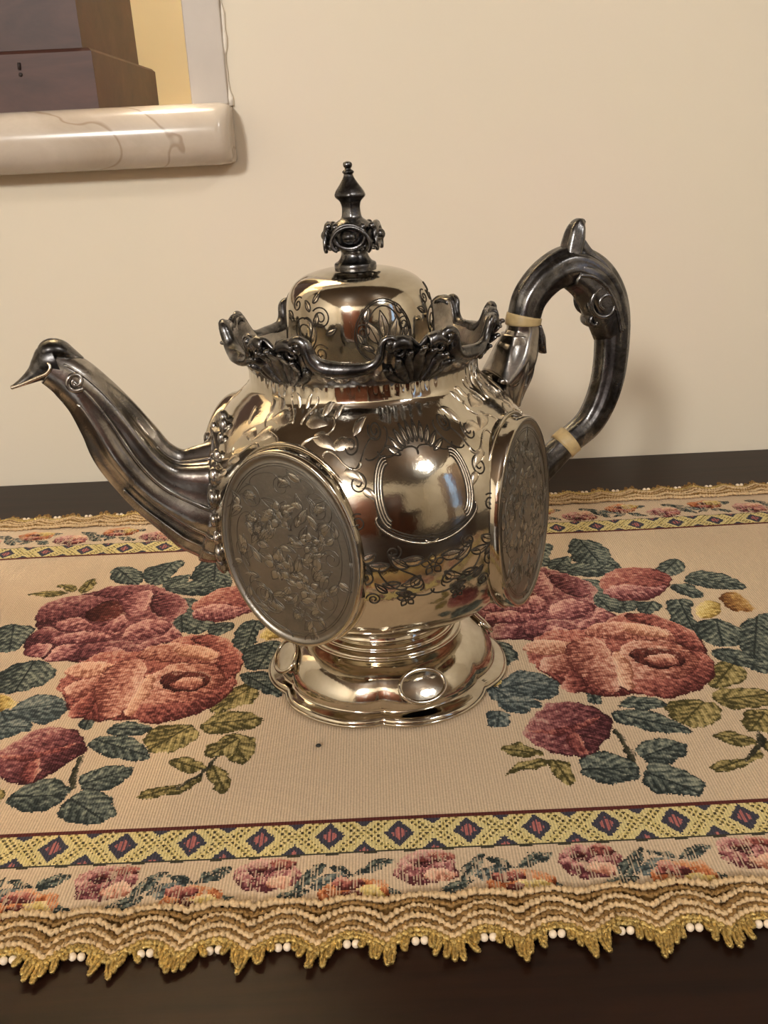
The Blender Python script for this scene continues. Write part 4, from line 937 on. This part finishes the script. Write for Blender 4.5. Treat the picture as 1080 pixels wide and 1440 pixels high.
# --- handle
HC = np.array([(.0660, .1545, .0060, .0150), (.0755, .1640, .0110, .0125), (.0806, .1755, .0090, .0086), (.0812, .1830, .0084, .0082), (.0850, .1940, .0086, .0084), (.0950, .2035, .0092, .0086), (.1072, .2072, .0100, .0088), (.1200, .2010, .0104, .0088),
               (.1290, .1880, .0100, .0086), (.1322, .1700, .0092, .0082), (.1300, .1450, .0086, .0078), (.1212, .1255, .0078, .0074), (.1065, .1145, .0072, .0070), (.0953, .1052, .0076, .0072), (.0820, .0950, .0084, .0080)])
HC[:, 0] = comp(HC[:, 0], HC[:, 1]); HQ = spl(HC, 10)
def hpart(name, i0, i1, mat, mod, parent, dr=0.0):
    q = HQ[i0:i1+1]; mb = MB(); mb.tube(np.stack([q[:, 0], 0*q[:, 0], q[:, 1]], 1), None, 40, (0, 1, 0), (q[:, 2]+dr, q[:, 3]+dr), mod); return mb.build(name, mat, parent, fin)
fl = lambda t, ph: 1+0.06*np.cos(9*ph)*np.sin(PI*np.clip(t, 0, 1))**0.35
han = hpart('handle', 30, 120, M_BLACK, fl, pot)
hpart('handle_socket', 0, 29, M_DARK, lambda t, ph: 1+0.05*np.cos(8*ph)*np.sin(PI*t), han)
hpart('handle_socket', 121, 140, M_BLACK, lambda t, ph: 1+0.05*np.cos(8*ph)*np.sin(PI*t), han)
hpart('ivory_ring', 27, 32, M_IVORY, None, han, .0007); hpart('ivory_ring', 118, 122, M_IVORY, None, han, .0008)
def plane(q): q = np.asarray(q, float); q = q.copy(); q[:, 0] = comp(q[:, 0], q[:, 1]); return q
q = spl(plane([(.1050, .2060, .0010, .0030), (.1062, .2110, .0044, .0066), (.1078, .2155, .0052, .0066), (.1090, .2200, .0052, .0062), (.1100, .2240, .0046, .0054), (.1116, .2272, .0034, .0040), (.1140, .2286, .0012, .0016)]), 6)
mb = MB(); mb.tube(np.stack([q[:, 0], 0*q[:, 0], q[:, 1]], 1), None, 20, (0, 1, 0), (q[:, 2], q[:, 3]), lambda t, ph: 1+.10*np.cos(5*ph))
q = spl(plane([(.1110, .2190, .0030, .0050), (.1150, .2130, .0036, .0060), (.1210, .2080, .0036, .0070), (.1260, .2020, .0030, .0076), (.1300, .1940, .0020, .0070)]), 6)
mb.tube(np.stack([q[:, 0], 0*q[:, 0], q[:, 1]], 1), None, 20, (0, 1, 0), (q[:, 2], q[:, 3]), lambda t, ph: 1+.08*np.cos(6*ph)); mb.build('thumb_leaf', M_BLACK, han, fin)
q = spl(plane([(.1080, .2040, .0085, .0092), (.1170, .1990, .0108, .0096), (.1240, .1900, .0112, .0096), (.1278, .1800, .0100, .0092), (.1310, .1720, .0096, .0086)]), 8)
mb = MB(); mb.tube(np.stack([q[:, 0], 0*q[:, 0], q[:, 1]], 1), None, 32, (0, 1, 0), (q[:, 2], q[:, 3]), lambda t, ph: 1+.05*np.cos(6*ph))
for s in (-1, 1):
    a = np.linspace(0, 1, 40); an = a*2*PI*1.4+1.8; r2 = .0085*(1-.7*a); c = plane([(.1225, .1880)])[0]
    mb.tube(np.stack([c[0]+r2*np.cos(an), s*(.0080+.0012*a), c[1]+r2*np.sin(an)], 1), .0014*(1-.3*a), 8)
    a = np.linspace(0, 1, 30); qq = spl(plane([(.1080, .2035), (.1150, .2020), (.1230, .1960), (.1290, .1850), (.1325, .1730)]), 8)
    mb.tube(np.stack([qq[:, 0], s*.0088+0*qq[:, 0], qq[:, 1]], 1), .0012, 8)
mb.build('handle_leaf', M_BLACK, han, fin)
mb = MB(); c = plane([(.1190, .1792)])[0]; t = np.linspace(0, 1, 24); a = t*2*PI*1.2
mb.tube(np.stack([c[0]+.0032*(1-.6*t)*np.cos(a), 0*t, c[1]+.0032*(1-.6*t)*np.sin(a)], 1), None, 14, (0, 1, 0), (.0017*np.ones(24), .0058*np.ones(24)))
q = spl(plane([(.1160, .1950, .0030, .0060), (.1155, .1890, .0026, .0062), (.1175, .1830, .0022, .0060), (.1200, .1790, .0018, .0056)]), 5)
mb.tube(np.stack([q[:, 0], 0*q[:, 0], q[:, 1]], 1), None, 14, (0, 1, 0), (q[:, 2], q[:, 3])); mb.build('handle_curl', M_BLACK, han, fin)
q = spl(plane([(.0880, .1800, .0014, .0060), (.0893, .1740, .0026, .0066), (.0900, .1690, .0026, .0062), (.0916, .1655, .0014, .0050)]), 6)
mb = MB(); mb.tube(np.stack([q[:, 0], 0*q[:, 0], q[:, 1]], 1), None, 14, (0, 1, 0), (q[:, 2], q[:, 3])); mb.build('socket_spur', M_BLACK, han, fin)
# leaf skirt of the upper socket running down the shoulder
mb = MB(); q = spl(np.array([(.0780, .1760, .0075, .0085), (.0770, .1680, .0095, .0105), (.0750, .1590, .0100, .0115), (.0735, .1500, .0085, .0105), (.0735, .1400, .0050, .0080)]), 8)
mb.tube(np.stack([q[:, 0]+.0035, 0*q[:, 0], q[:, 1]], 1), None, 36, (0, 1, 0), (q[:, 2], q[:, 3]), lambda t, ph: 1+.13*np.cos(7*ph)*np.sin(PI*t))
for dy in (-.010, -.004, .004, .010):
    for j in range(3): mb.ball((.0700+.0045*j, dy*(1.25-.15*j)-.002*np.sign(dy), .1590-.0022*j-abs(dy)*.35), .0030, 8, 6, (1.5, .9, .7))
mb.build('socket_leaf', M_DARK, han, fin)
cr.location = (-0.0344, -0.0734, 0.0027)
